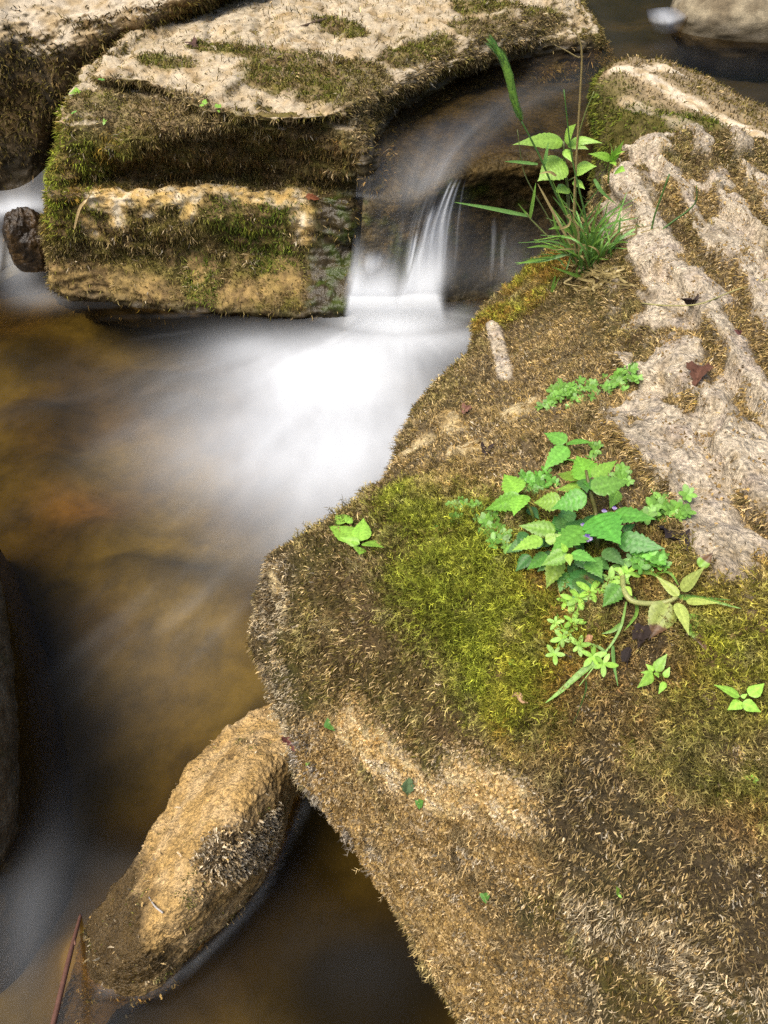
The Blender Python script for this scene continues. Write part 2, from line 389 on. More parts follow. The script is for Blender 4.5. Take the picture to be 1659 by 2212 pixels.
BARE = [(.020, [(760,1575),(810,1620),(850,1660)]), (.018,[(900,1690),(940,1720)]), (.020,[(1010,1690),(1090,1730)]), (.008,[(592,1240),(596,1265)]), (.016,[(1110,890),(1150,870)]), (.012,[(960,900),(985,930)]), (.010,[(870,985),(920,950)]), (.010,[(980,975),(1030,960)])]
def slab_zone(k, p):
    """large colour zones of the moss, each 0..1"""
    lm = lambda *l: lines_mask(k, p, list(l))
    wob = fbm(p, 22, 3) * .38 + fbm(p, 60, 2, off=3) * .32
    z = {}
    z['green'] = np.clip(lm((.075, [(930,1080),(1000,1180),(1040,1290)]), (.075, [(960,1250),(1080,1330),(1110,1440)]), (.05, [(1100,1450),(1140,1520)]), (.045, [(1180,1120),(1220,1250)]), (.03,[(1440,1290),(1500,1260)]), (.06,[(1000,1110),(1120,1200)])) + wob, 0, 1)
    z['gold'] = np.clip(lm((.045, [(1120,600),(1200,580)]), (.035, [(1060,690),(1150,650)]), (.045, [(1140,1480),(1160,1560)]), (.075, [(1640,1330),(1640,1450),(1560,1560),(1650,1600)]), (.05,[(1450,1600),(1540,1580)]), (.05,[(1480,1230),(1560,1250)]), (.06, [(1200,1320),(1250,1400)]), (.05,[(1640,1650),(1655,1700)])) + wob, 0, 1)
    z['ygreen'] = np.clip(lm((.06, [(1640,1340),(1640,1440)]), (.05, [(1000,1230),(1060,1330),(1090,1430)]), (.04,[(900,1060),(960,1110)]), (.045,[(1560,1600),(1650,1560)]), (.03,[(1500,1230),(1540,1280)])) + wob, 0, 1)
    z['tan'] = np.clip(lm((.07, [(780,1850),(950,1900),(1000,2050),(1100,2150)]), (.05,[(700,1640),(750,1740)]), (.05,[(900,1740),(1000,1790),(1080,1830)])) + wob, 0, 1)
    z['light'] = np.clip(lm((.035, [(600,1480),(620,1560),(660,1640)]), (.03,[(600,1250),(580,1360)]), (.035,[(1290,1990),(1450,2050),(1600,2180)]), (.03,[(1150,2180),(1250,2150)])) + wob * .6, 0, 1)
    z['grey'] = np.clip(lm((.028, [(650,1640),(720,1760),(800,1860)])) + wob * .4, 0, 1)
    z['strawtop'] = np.clip(lm((.10, [(1150,760),(1250,950),(1350,1000)]), (.09, [(1500,420),(1600,420)]), (.08,[(1500,560),(1560,720)]), (.09,[(950,950),(1050,1000)]), (.09,[(1600,760),(1600,1000),(1620,1150)])) + wob, 0, 1)
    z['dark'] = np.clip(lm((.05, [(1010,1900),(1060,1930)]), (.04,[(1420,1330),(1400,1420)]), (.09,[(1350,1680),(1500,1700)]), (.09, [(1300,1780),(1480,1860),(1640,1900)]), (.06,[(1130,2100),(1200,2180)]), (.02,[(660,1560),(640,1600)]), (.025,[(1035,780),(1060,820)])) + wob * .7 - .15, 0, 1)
    return z
def slab_col(p, n, k):
    t = fbm(p, 40, 4)[..., None] * .5 + .5
    z = slab_zone(k, p)
    base = mix(BROWN * .6, OLIVE * .5, ss(-.3, .4, fbm(p, 14, 3)))
    base = mix(base, OLIVE * .6, z['green'] * .8); base = mix(base, OCHRE * .55, z['gold'] * .6)
    tn = mix(OCHRE * 1.1, TAN * 1.1, ss(-.3, .3, fbm(p, 30, 3))); tn = mix(tn, BROWN * .9, ss(.0, .45, fbm(p, 95, 3)) * .8); base = mix(base, tn, z['tan'] * .9)
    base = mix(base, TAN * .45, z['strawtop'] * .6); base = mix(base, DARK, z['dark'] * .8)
    rib = np.clip(k.rib * 1.35 - .12 + fbm(p, 70, 4) * .6, 0, 1) * (k.rib > .02)
    pale = mix(PALE, PINK, ss(-.1, .5, fbm(p, 35, 4))); pale = mix(pale, TAN, ss(.1, .6, fbm(p, 60, 3, off=5))); pale = mix(pale, np.array((.20, .17, .15)), ss(.15, .5, k.aniso(p, 75, 3.)) * .5); pale = pale * (1 - .55 * ss(.12, .4, fbm(p, 260, 2, off=9)))[..., None]; pale = mix(pale, BROWN * 1.3, ss(.12, .0, np.abs(k.aniso(p, 40, 8.))) * .3)
    base = mix(base, pale, rib)
    br = lines_mask(k, p, [(r_ * 1.6, q_) for r_, q_ in BARE]); br = np.clip(br * 1.25 - .35 + fbm(p, 75, 4) * 1.1, 0, 1) * (br > .02)
    base = mix(base, mix(np.array((.60, .47, .25)), OCHRE, ss(-.1, .4, fbm(p, 50, 3))), br)
    k.bare = np.maximum(rib, br * .55)
    return base, np.zeros(p.shape[:-1])
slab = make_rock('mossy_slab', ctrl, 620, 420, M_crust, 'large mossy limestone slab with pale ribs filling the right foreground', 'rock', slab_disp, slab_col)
def near_bare(k, p):
    # bareness looked up at the nearest grid cell of the same shape
    return k.bare[:-1, :-1]
def slab_den(p, n):
    b = slab.bare[:-1, :-1]; g = ss(-.45, .15, fbm(p, 75, 3)); z = slab_zone(slab, p)
    return (1 - ss(.2, .55, b)) * (.15 + .85 * g) * (1 - .85 * z['tan']) + .004
def pick(p, stops, sc, off=0.):
    t = np.clip(.5 + fbm(p, sc, 3, off=off) * 1.1 + rng.normal(size=len(p)) * .16, 0, .999) * (len(stops) - 1)
    i = t.astype(int); f = (t - i)[:, None]; S = np.array(stops)
    return S[i] * (1 - f) + S[i + 1] * f
def slab_moss(p, n):
    z = slab_zone(slab, p)
    c = pick(p, [BROWN * .8, OLIVE * .9, BROWN * 1.2, OLIVE * 1.1, STRAW * .5], 26)
    c = np.where(rng.random((len(p), 1)) < .28, STRAW * .95, c)
    c = mix(c, np.where(rng.random((len(p), 1)) < .35, OLIVE * .9, pick(p, [OLIVE * 1.2, GREEN, YGREEN * .9, GREEN, YGREEN], 34)), z['green'])
    c = mix(c, pick(p, [RUST * 1.1, GOLD, GOLD * .7, YGREEN, OLIVE], 30), z['gold'] * .9)
    c = mix(c, pick(p, [YGREEN, GREEN, YGREEN * 1.15], 40), z['ygreen'] * .75)
    c = mix(c, pick(p, [STRAW, TAN, OCHRE, STRAW * .8, CREAM], 45), z['tan'] * .85)
    c = mix(c, pick(p, [STRAW * .75, GOLD * .7, STRAW * 1.1, OCHRE * .9, OLIVE, STRAW], 28), z['strawtop'] * .85)
    c = mix(c, pick(p, [STRAW * 1.1, CREAM, BROWN], 60), z['light'] * .7)
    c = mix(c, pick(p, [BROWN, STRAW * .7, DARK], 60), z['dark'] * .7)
    c = mix(c, np.array((.30, .29, .29)), z['grey'] * .6)
    return c * (.62 + .75 * ss(-.5, .5, fbm(p, 85, 3, off=6)))[:, None]
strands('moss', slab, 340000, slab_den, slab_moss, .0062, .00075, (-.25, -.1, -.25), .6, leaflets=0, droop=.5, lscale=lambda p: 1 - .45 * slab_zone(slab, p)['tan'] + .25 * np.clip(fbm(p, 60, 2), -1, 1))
def green_den(p, n):
    z = slab_zone(slab, p); return np.clip(z['green'] + z['gold'] + z['ygreen'] - .25, 0, 1) * (1 - ss(.15, .5, slab.bare[:-1, :-1])) * ss(-.55, .25, fbm(p, 60, 2))
strands('feather_moss', slab, 75000, green_den, slab_moss, .0105, .00095, (-.2, -.1, 0), .6, leaflets=5, droop=.25)
def pale_den(p, n):
    z = slab_zone(slab, p); return np.clip(z['tan'] * .6 + z['light'] + z['grey'] * 1.2 + z['strawtop'] * .35 + z['dark'] * .8, 0, 1) * ss(-.1, .5, fbm(p, 45, 3)) * (1 - ss(.15, .5, slab.bare[:-1, :-1]))
strands('dead_moss', slab, 20000, pale_den, lambda p, n: mix(pick(p, [STRAW, CREAM * .8, STRAW * .6, BROWN * 1.5, CREAM], 90), pick(p, [OCHRE * 1.1, STRAW * .8, TAN, CREAM * .85, BROWN], 90), slab_zone(slab, p)['tan']), .0056, .0010, (-.3, -.15, -.1), .75, leaflets=2, droop=.2)

strands('crust', slab, 75000, lambda p, n: (np.clip(slab_zone(slab, p)['tan'] + lines_mask(slab, p, [(.04, BARE[0][1]), (.04, BARE[2][1])]), 0, 1)) * ss(-.4, .1, fbm(p, 110, 2)) * (1 - .5 * cell(slab.bare)), lambda p, n: mix(pick(p, [OCHRE, TAN, OCHRE * 1.1, BROWN * 1.3, OCHRE * .6, STRAW], 38), pick(p, [CREAM, STRAW * 1.1, OCHRE * 1.2], 60), lines_mask(slab, p, [(.035, BARE[0][1]), (.03, BARE[1][1]), (.04, BARE[2][1])])), .0028, .0024, (-.1, -.05, 0), 1.2, droop=.1, var=.5)
# ---- the layered block on the left
cols = [
 [(560,-10,.43),(430,42,.43),(300,105,.42),(215,150,.415),(205,172,.395),(150,208,.385),(125,300,.32),(113,350,.28),(105,400,.235),(104,425,.225),(106,520,.12),(110,632,0)],
 [(700,-10,.43),(560,45,.43),(430,105,.42),(330,170,.41),(325,190,.388),(270,240,.37),(255,320,.31),(250,375,.245),(245,395,.23),(230,425,.225),(230,540,.11),(235,655,0)],
 [(850,-10,.43),(720,50,.43),(580,115,.42),(430,215,.40),(425,238,.378),(400,255,.37),(380,278,.355),(390,335,.283),(390,395,.220),(390,422,.222),(385,560,.09),(390,672,0)],
 [(980,-10,.43),(860,55,.425),(740,130,.41),(560,240,.385),(555,250,.375),(550,258,.37),(545,272,.36),(550,340,.28),(550,390,.222),(550,418,.222),(550,560,.09),(560,685,0)],
 [(1120,-5,.42),(1000,60,.41),(880,140,.39),(700,240,.38),(700,250,.37),(700,258,.36),(700,274,.35),(700,345,.28),(695,402,.218),(690,432,.213),(690,560,.09),(690,690,0)],
 [(1250,10,.39),(1130,70,.375),(960,150,.36),(760,232,.375),(765,255,.36),(770,280,.34),(772,310,.325),(775,360,.275),(765,415,.218),(755,450,.20),(755,560,.09),(745,690,0)],
 [(1300,95,.315),(1180,118,.315),(1010,158,.312),(850,258,.305),(822,298,.30),(808,328,.295),(798,350,.29),(790,385,.26),(783,425,.205),(776,470,.165),(768,570,.075),(752,690,-.02)],
]
cw = np.array([[P(*q) for q in c] for c in cols])
cw = np.concatenate([cw[:, :1] + np.array([0, .45, -.02]), cw, cw[:, -1:] + np.array([0, .16, -.16])], 1)
side = cw[0] + np.array([.03, .30, -.03]); rt = cw[-1] + np.array([.07, .05, -.12]); rt2 = cw[-1] + np.array([.05, .2, -.45])
cw = np.concatenate([[side + np.array([.1, .3, -.4]), side], cw, [rt, rt2]])
def fixed_profile(cw): return cw
def block_disp(p, n, k):
    q = p * np.array([1, 1, 2.4])
    up = np.clip(n[..., 2], 0, 1)
    d = fbm(q, 6, 3) * .034 * (1 - .5 * up) + fbm(q, 26, 4) * .014 * (1 - .4 * up) + fbm(p, 90, 4) * .004
    pit = ss(.05, .4, fbm(p * np.array([1, .6, 1]), 12, 3, off=7)) * up * .012 + ss(.1, .0, np.abs(fbm(p * np.array([.5, 1, 1]), 10, 3, off=12))) * up * .006
    return d - pit
BL_WET = [(.07, [(740,440),(735,560),(720,660)]), (.05,[(700,560),(700,660)])]
def block_zone(k, p, n):
    lm = lambda *l: lines_mask(k, p, list(l)); wob = fbm(p, 12, 3) * .35; z = {}
    up = ss(.45, .85, n[..., 2])
    z['top'] = up * (p[..., 2] > .345) * np.clip(1.05 - 1.2 * lm((.055, [(170,210),(260,215),(350,235),(430,255)]), (.04, [(250,262),(400,272),(520,275)])) + wob * .5, 0, 1)
    z['topmoss'] = np.clip(lm((.12, [(620,150),(700,180),(800,210)]), (.06, [(650,130),(800,160)]), (.05,[(850,130),(950,100)]), (.05,[(700,45),(760,70)]), (.05,[(440,100),(560,110)]), (.05,[(330,130),(380,140)]), (.05,[(1000,60),(1100,50)]), (.04,[(640,180),(560,165)]), (.05,[(1000,20),(1200,40)])) * .95 + wob * 1.1 - .12, 0, 1)
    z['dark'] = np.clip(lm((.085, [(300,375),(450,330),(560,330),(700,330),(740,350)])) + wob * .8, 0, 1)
    z['ygreen'] = np.clip(lm((.12, [(140,280),(190,330),(140,390)]), (.05,[(110,400),(110,480)]), (.05,[(250,270),(220,230)])) + wob, 0, 1)
    z['green'] = np.clip(lm((.07, [(500,470),(560,520),(600,560)]), (.05,[(430,580),(440,640)]), (.04,[(630,440),(560,470)])) + wob * .9, 0, 1)
    z['ledge'] = np.clip(lm((.028, [(240,425),(250,470)]), (.026, [(400,420),(405,465)]), (.022,[(330,430),(320,455)]), (.036, [(205,430),(300,415),(420,415)]), (.030,[(450,400),(560,418),(650,425)]), (.035, [(650,440),(655,500)]), (.02,[(180,470),(200,500)])) * 1.1 + wob * .9 + fbm(p, 34, 3) * .5 - .2, 0, 1)
    z['low'] = np.clip(lm((.055, [(110,610),(250,620),(340,640)]), (.045,[(500,640),(620,610)]), (.02,[(420,560),(430,600)])) + wob * 1.3 + fbm(p, 30, 3) * .5, 0, 1)
    z['wet'] = np.clip(lm(*BL_WET) + wob * .6, 0, 1)
    z['base'] = 1 - ss(.0, .035, p[..., 2])
    z['shore'] = lm((.035, [(1270,108),(1140,125),(1050,145),(980,170),(920,200),(860,255),(825,300),(795,360),(780,430)]))
    z['straw'] = np.clip(lm((.07, [(200,230),(330,220),(440,250)]), (.05,[(760,260),(790,300)]), (.09,[(1050,90),(1200,90)]), (.07,[(800,200),(900,170)])) + wob, 0, 1)
    return z
def block_col(p, n, k):
    z = block_zone(k, p, n)
    c = mix(BROWN, OLIVE, ss(-.3, .3, fbm(p, 18, 3)))
    pale = mix(np.array((.42, .345, .235)), TAN * .9, ss(-.15, .45, fbm(p * np.array([1, .7, 1]), 22, 4, off=3)))
    pale = mix(pale, BROWN * 1.6, ss(.0, .5, fbm(p * np.array([1, .6, 1]), 30, 4, off=8)) * .8)
    top = z['top'] * (1 - z['topmoss']); top = np.clip(top * 1.35 - .12 + fbm(p * np.array([1, .7, 1]), 60, 3) * .55 * (z['topmoss'] > .03), 0, 1) * (z['top'] > 0)
    c = mix(c, TAN * .55, z['straw'] * .6)
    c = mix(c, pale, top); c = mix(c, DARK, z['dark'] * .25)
    c = mix(c, mix(OCHRE * 1.25, CREAM, ss(-.2, .5, fbm(p, 40, 3))), z['ledge'] * .95)
    c = mix(c, mix(OCHRE * .75, BROWN, ss(-.2, .3, fbm(p, 40, 3))), z['low'] * .8)
    c = mix(c, mix(DARK * .8, DGREEN * .45, ss(-.1, .3, fbm(p, 25, 3))), z['wet'] * .95); c = mix(c, DARK * .6, z['base'] * .92); c = mix(c, DARK * .8, z['shore'] * .85)
    k.bare = np.clip(np.maximum.reduce([top * .93, z['ledge'] * .9, z['wet'], z['shore'] * .9, z['low'] * .75, z['base']]), 0, 1)
    return c, np.clip(np.maximum.reduce([z['wet'], z['base'] * .8, z['shore'] * .8]), 0, 1)
cw_ctrl = np.swapaxes(cw, 0, 1)[::-1]      # rows from below the water up to the plateau: normals face out
block = make_rock('layered_boulder', cw_ctrl, 520, 460, M_rock, 'big layered mossy boulder with a pale flat top left of the waterfall', 'rock', block_disp, block_col)
def block_moss(p, n):
    z = block_zone(block, p, n)
    c = pick(p, [BROWN, OLIVE, STRAW * .6, OLIVE * 1.2, BROWN * 1.4], 20)
    c = mix(c, pick(p, [YGREEN * .8, GREEN, OLIVE * 1.3, GOLD * .7], 24), z['ygreen'])
    c = mix(c, pick(p, [GREEN, DGREEN, GREEN * .9, OLIVE], 24), z['green'])
    c = mix(c, pick(p, [OLIVE, GREEN * .7, OLIVE * 1.2, BROWN], 24), z['topmoss'] * z['top'])
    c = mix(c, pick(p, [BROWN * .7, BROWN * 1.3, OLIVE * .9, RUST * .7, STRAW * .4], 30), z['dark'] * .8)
    c = mix(c, pick(p, [STRAW * .7, TAN * .8, OLIVE, BROWN], 30), z['straw'] * .7)
    return c
strands('moss', block, 140000, lambda p, n: (1 - cell(block.bare)) ** 1.5 * (.3 + .7 * ss(-.4, .2, fbm(p, 40, 3))) + .02, block_moss, .0125, .0015, (0, -.15, -.25), .55, droop=.6)
strands('dead_moss', block, 7000, lambda p, n: (1 - cell(block.bare)) * ss(.05, .5, fbm(p, 26, 3, off=4)), lambda p, n: pick(p, [STRAW, STRAW * .6, CREAM * .8], 60), .015, .0019, (0, -.2, -.2), .7, droop=.4)

# ---- the boulder at the far left
fl = [
 [(-420,-40,.5),(-330,95,.42),(-330,260,.27),(-330,440,.09)],
 [(30,-40,.49),(0,88,.42),(0,250,.27),(0,425,.09)],
 [(200,-40,.49),(150,72,.43),(120,200,.32),(95,370,.14)],
 [(330,-40,.49),(300,42,.45),(240,130,.36),(150,262,.2)],
 [(440,-40,.49),(430,12,.46),(420,62,.38),(410,150,.25)],
 [(640,-60,.47),(600,-35,.45),(600,20,.36),(600,80,.25)],
]
fw = np.array([[P(*q) for q in c] for c in fl])
fw = np.concatenate([fw[:, :1] + np.array([0, .8, -.05]), fw, fw[:, -1:] + np.array([0, -.02, -.3])], 1)
fw = np.concatenate([fw[:1] + np.array([-.5, .2, -.3]), fw, fw[-1:] + np.array([.3, .5, -.3])])
def far_disp(p, n, k): return fbm(p, 5, 3) * .035 + fbm(p, 18, 4) * .014 + fbm(p, 70, 3) * .005
def far_col(p, n, k):
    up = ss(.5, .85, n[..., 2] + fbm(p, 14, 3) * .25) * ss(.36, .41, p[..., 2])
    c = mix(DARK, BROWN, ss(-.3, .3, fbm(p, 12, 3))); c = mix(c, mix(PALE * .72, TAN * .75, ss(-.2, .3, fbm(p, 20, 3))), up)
    u, v, _ = proj(p); wet = 1 - ss(.1, .22, p[..., 2] + fbm(p, 12, 2) * .04)
    c = mix(c, DARK, wet * .8); k.bare = np.maximum(up, wet); return c, wet * .75
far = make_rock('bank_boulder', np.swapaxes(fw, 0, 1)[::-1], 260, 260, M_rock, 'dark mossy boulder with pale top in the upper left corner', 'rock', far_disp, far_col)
strands('moss', far, 30000, lambda p, n: (1 - cell(far.bare)) ** 1.5 * (.2 + ss(-.3, .2, fbm(p, 16, 3))) + .01, lambda p, n: pick(p, [DARK * 1.5, OLIVE * .8, BROWN, OLIVE * 1.1, STRAW * .4], 14), .017, .0023, (0, -.15, -.2), .55, droop=.5)

# ---- the rock behind the slab
rb = [
 [(1288,420,.22),(1290,330,.33),(1340,300,.37),(1440,300,.385),(1560,320,.39),(1700,340,.38),(1850,360,.3)],
 [(1277,300,.27),(1282,240,.36),(1330,222,.41),(1440,235,.415),(1560,265,.405),(1700,295,.385),(1850,315,.3)],
 [(1283,230,.30),(1290,178,.40),(1335,140,.44),(1430,165,.43),(1560,225,.40),(1680,265,.37),(1850,290,.3)],
 [(1300,190,.26),(1350,150,.38),(1420,148,.395),(1500,165,.345),(1600,225,.32),(1700,262,.3),(1850,285,.28)],
]
rw = np.array([[P(*q) for q in r] for r in rb])
rw = np.concatenate([rw[:1] + np.array([0, -.05, -.25]), rw, rw[-1:] + np.array([.02, .1, -.2])])
rw = np.concatenate([rw[:, :1] + np.array([.03, 0, -.3]), rw, rw[:, -1:] + np.array([.2, 0, -.3])], 1)
def back_disp(p, n, k): return fbm(p, 10, 3) * .014 + fbm(p, 30, 4) * .008 + fbm(p, 100, 3) * .003
def back_zone(k, p):
    wob = fbm(p, 16, 3) * .4
    return np.clip(lines_mask(k, p, [(.09, [(1290,260),(1300,330)]), (.07,[(1330,270),(1420,270),(1490,275)]), (.05,[(1285,180),(1300,240)])]) + wob, 0, 1), np.clip(lines_mask(k, p, [(.03, [(1340,145),(1400,165),(1480,215),(1560,260),(1650,300)]), (.02,[(1350,225),(1400,240)]), (.03,[(1400,150),(1480,165)]), (.018,[(1440,250),(1500,290)])]) * 1.2 + wob - .1, 0, 1)
def back_col(p, n, k):
    g, b = back_zone(k, p); b = b * (1 - g * .6)
    c = mix(TAN * .6, OLIVE * .6, g); c = mix(c, mix(PALE * .9, TAN, ss(-.2, .4, fbm(p, 40, 3))), b); k.bare = b
    w = 1 - ss(.305, .335, p[..., 2]); return mix(c, DARK, w * .8), w * .7
backr = make_rock('moss_sided_rock', rw, 220, 260, M_rock, 'pale ridged rock with a bright green mossy side behind the grass tuft', 'rock', back_disp, back_col)
def back_moss(p, n):
    g, b = back_zone(backr, p); return mix(pick(p, [STRAW * .7, BROWN, OLIVE, STRAW * .9], 30), pick(p, [DGREEN, OLIVE * .8, GREEN * .8, DGREEN * 1.2], 26), g)
strands('moss', backr, 24000, lambda p, n: (1 - cell(backr.bare)) ** 1.5 * (.35 + .65 * back_zone(backr, p)[0]) * ss(-.5, .1, fbm(p, 40, 3)) + .02, back_moss, .010, .0015, (-.1, -.1, -.25), .5, droop=.5)

# ---- round stone top right, wet stone at the left
def blob(name, c, r, seed, mat, label, colour, amp=.12, rot=0, n=(90, 140), sq=1.):
    th = np.linspace(0.02, np.pi - .02, n[0]); ph = np.linspace(0, -2 * np.pi, n[1])
    T, H = np.meshgrid(th, ph, indexing='ij')
    d = np.stack([np.sin(T) * np.cos(H), np.sin(T) * np.sin(H), np.cos(T)], -1)
    f = 1 + amp * fbm(d, 1.3, 3, off=seed) + amp * .35 * fbm(d, 5, 4, off=seed)
    q = d * f[..., None] * np.array(r); cr, sr = math.cos(rot), math.sin(rot)
    q = np.stack([q[..., 0] * cr - q[..., 1] * sr, q[..., 0] * sr + q[..., 1] * cr, q[..., 2]], -1)
    G = q + np.array(c); k = Rock(); k.G = G; k.N = grid_normals(G)
    col, wet = colour(G, k.N); k.bare = np.zeros(G.shape[:2])
    k.o = tag(grid_mesh(name, G, mat, col=col.reshape(-1, 3), attrs={'wet': wet}), label, 'rock'); return k
def rs_col(p, n):
    w = 1 - ss(.33, .37, p[..., 2]); c = mix(np.array((.26, .215, .14)), np.array((.13, .10, .06)), ss(-.2, .4, fbm(p, 16, 4))); return mix(c, DARK, w * .8), w * .6
cs = P(1610, 78, .31)
rstone = blob('rounded_stone', cs + [0.05, .13, 0.015], (.235, .20, .125), 2., M_rock, 'rounded grey brown stone standing in the stream at the top right corner', rs_col)
def ws_col(p, n):
    c = mix(np.array((.055, .032, .012)), np.array((.02, .013, .007)), ss(-.3, .3, fbm(p, 25, 3))); return c, np.ones(p.shape[:-1]) * .95
wstone = blob('wet_stone', P(62, 560, .03) + [0, .04, .015], (.058, .05, .085), 9., M_wet, 'small glossy wet brown stone in the side cascade left of the layered boulder', ws_col, .35)

# ---- crusty oblong rock at the bottom left
st = [ # left outline, right outline, crest height
 ((630,1520),(690,1640),.045),((560,1545),(672,1690),.075),((480,1590),(655,1730),.095),((420,1660),(632,1790),.105),((372,1735),(608,1850),.11),
 ((330,1805),(575,1905),.11),((295,1870),(530,1960),.10),((245,1935),(470,2025),.085),((205,1995),(415,2075),.06),((182,2050),(360,2128),.025),((170,2100),(305,2158),-.03),((150,2150),(250,2185),-.085)]
rowsc = []
for (l, r, h) in st:
    l, r = np.array(l, float), np.array(r, float); rr = []
    for f, zz in ((0, 0), (.08, .38), (.25, .78), (.48, 1.), (.72, .82), (.93, .35), (1., 0)):
        q = l + (r - l) * f; zb = -.085 * max(0, (l[1] - 1870) / 280) * (1 - f) - .07 * f
        rr.append(P(q[0], q[1], zb + (h - zb) * zz))
    ax = rr[-1] - rr[0]; ax /= np.linalg.norm(ax)
    rowsc.append([rr[0] + ax * .035 + [0, 0, -.16]] + rr + [rr[-1] - ax * .035 + [0, 0, -.10]])
rowsc = np.array(rowsc)
tail = rowsc[-1].mean(0) + np.array([0, 0, -.06])
rowsc = np.concatenate([rowsc[:1] + np.array([.04, .03, -.06]), rowsc, [rowsc[-1] * .45 + tail * .55 + np.array([-.005, -.005, -.22])]])
rowsc = np.concatenate([rowsc[:-1], [rowsc[-2] * .8 + rowsc[-2].mean(0) * .2 + np.array([-.03, -.035, -.055])], rowsc[-1:] + np.array([-.04, -.05, 0])]); rowsc = rowsc[:, ::-1]
def log_disp(p, n, k): return fbm(p, 14, 3) * .008 + fbm(p, 45, 4) * .005 + fbm(p, 160, 4) * .0032 + np.abs(fbm(p, 330, 2)) * .0016
LOG_DARK = [(.032, [(470,1840),(540,1850),(575,1830)]), (.02,[(560,1800),(600,1770)])]
def log_zone(k, p):
    dk = np.clip(lines_mask(k, p, LOG_DARK) * 1.2 + fbm(p, 45, 3) * .5 - .15, 0, 1)
    wt = np.clip(lines_mask(k, p, [(.06, [(240,1930),(205,2000),(225,2080)]), (.04,[(270,2000),(300,2100)])]) * 1.2 + fbm(p, 40, 3) * .5 - .05, 0, 1)
    return dk, wt
def log_col(p, n, k):
    c = mix(np.array((.46, .29, .10)), np.array((.58, .40, .19)), ss(-.3, .4, fbm(p, 30, 4)))
    c = mix(c, np.array((.20, .12, .04)), ss(.0, .5, fbm(p, 22, 4, off=3)) * .8)
    dk, wt = log_zone(k, p); c = mix(c, DARK * .6, dk * .85)
    lowr = 1 - ss(-.06, -.005, p[..., 2] + fbm(p, 40, 2) * .015)
    c = mix(c, np.array((.04, .026, .01)), np.maximum(lowr * .92, wt * .88)); k.bare = wt
    return c, np.clip(np.maximum(wt, lowr * .35), 0, 1)
log = make_rock('crusty_rock', rowsc, 420, 300, M_crust, 'oblong sandy crusted rock lying in the water at the bottom left', 'rock', log_disp, log_col)
strands('dead_moss', log, 2600, lambda p, n: cell(log_zone(log, log.G)[0]) ** 1.5 + .004, lambda p, n: pick(p, [OCHRE * .9, CREAM, TAN, STRAW], 90), .0062, .0016, (.15, -.25, .1), .45, leaflets=2, droop=.1)
strands('moss', log, 3500, lambda p, n: .02 + ss(.2, .5, fbm(p, 26, 3, off=6)), lambda p, n: pick(p, [OCHRE, TAN, GREEN * .5, OCHRE * .6], 40), .0035, .0009, (0, -.1, 0), .7)

# ---- rock at the left edge of the frame
le = [((-60,1110),.03),((-30,1250),.09),((-22,1450),.12),((-19,1620),.12),((-16,1760),.09),((-27,1870),.03),((-60,1990),-.05)]
lw = []
for (q, h) in le:
    a = P(q[0], q[1], h * .55); b = P(q[0] - 30, q[1], h); zl = a + [.012, 0, -.07]
    lw.append([zl + [.02, 0, -.2], zl, a, b, b + [-.06, 0, .02], b + [-.25, 0, 0], b + [-.45, 0, -.3]])
lw = np.array(lw); lw = np.concatenate([lw[:1] + np.array([-.06, .08, -.15]), lw, lw[-1:] + np.array([-.06, -.08, -.15])])
def le_col(p, n, k):
    c = mix(TAN * .55, BROWN * .8, ss(-.3, .3, fbm(p, 40, 4))); c = mix(c, OLIVE * .7, ss(.1, .5, fbm(p, 20, 3, off=2)))
    w = 1 - ss(.0, .05, p[..., 2] + fbm(p, 30, 2) * .02); k.bare = w; return mix(c, DARK, w * .85), w * .8
edge = make_rock('streamside_rock', lw[:, ::-1][::-1], 300, 140, M_crust, 'narrow strip of speckled rock at the left edge of the pool', 'rock', lambda p, n, k: fbm(p, 12, 3) * .008 + fbm(p, 60, 4) * .005, le_col)

# ------------------------------------------------------------------ ground, stream beds, water
def ground_h(x, y):
    r = np.sqrt(x ** 2 + (y - 1.2) ** 2)
    return -.45 + np.where(r > 4.5, (r - 4.5) * .55, 0) * (1 - ss(14, 40, r)) + ss(14, 40, r) * 6  # unseen banks, shaped to block low sky and darken water reflections
gx = np.sinh(np.linspace(-4.4, 4.4, 150)) * 1.6
X, Y = np.meshgrid(gx, gx + 1.2, indexing='xy')
Gg = np.stack([X, Y, ground_h(X, Y)], -1); Gg[..., 2] += fbm(Gg, .25, 4) * np.clip(np.abs(Gg[..., 2]) * .3, 0, 1.2)
gc = mix(np.array((.035, .028, .016)), np.array((.045, .06, .018)), ss(-.3, .3, fbm(Gg, .5, 3)))
tag(grid_mesh('ground', Gg, M_ground, col=gc.reshape(-1, 3)), kind='structure')

AMBER = np.array((.145, .118, .033)); UMBER = np.array((.065, .046, .015)); BLACKB = np.array((.022, .018, .008))
X, Y = np.meshgrid(np.linspace(-2.2, 1.0, 260), np.linspace(-.9, 2.15, 260), indexing='xy')
B = np.stack([X, Y, np.zeros_like(X)], -1)
sq = np.stack([X * .75 + Y * .45, -X * .45 + Y * .75, np.zeros_like(X)], -1)
B[..., 2] = -.17 + fbm(sq, 3.2, 2) * .05
bc = mix(UMBER, AMBER, ss(-.32, .42, fbm(sq, 3.5, 2, off=2)))
bu, bv, _ = proj(np.stack([X, Y, np.zeros_like(X)], -1))
def gs(u0, v0, a, b, rot=0):
    c_, s_ = math.cos(R(rot)), math.sin(R(rot)); x, y = bu - u0, bv - v0
    return np.exp(-((x * c_ + y * s_) / a) ** 2 - ((-x * s_ + y * c_) / b) ** 2)
stones_shade = np.zeros_like(X)                       # dark stone patches, and shade below the slab painted as bed colour
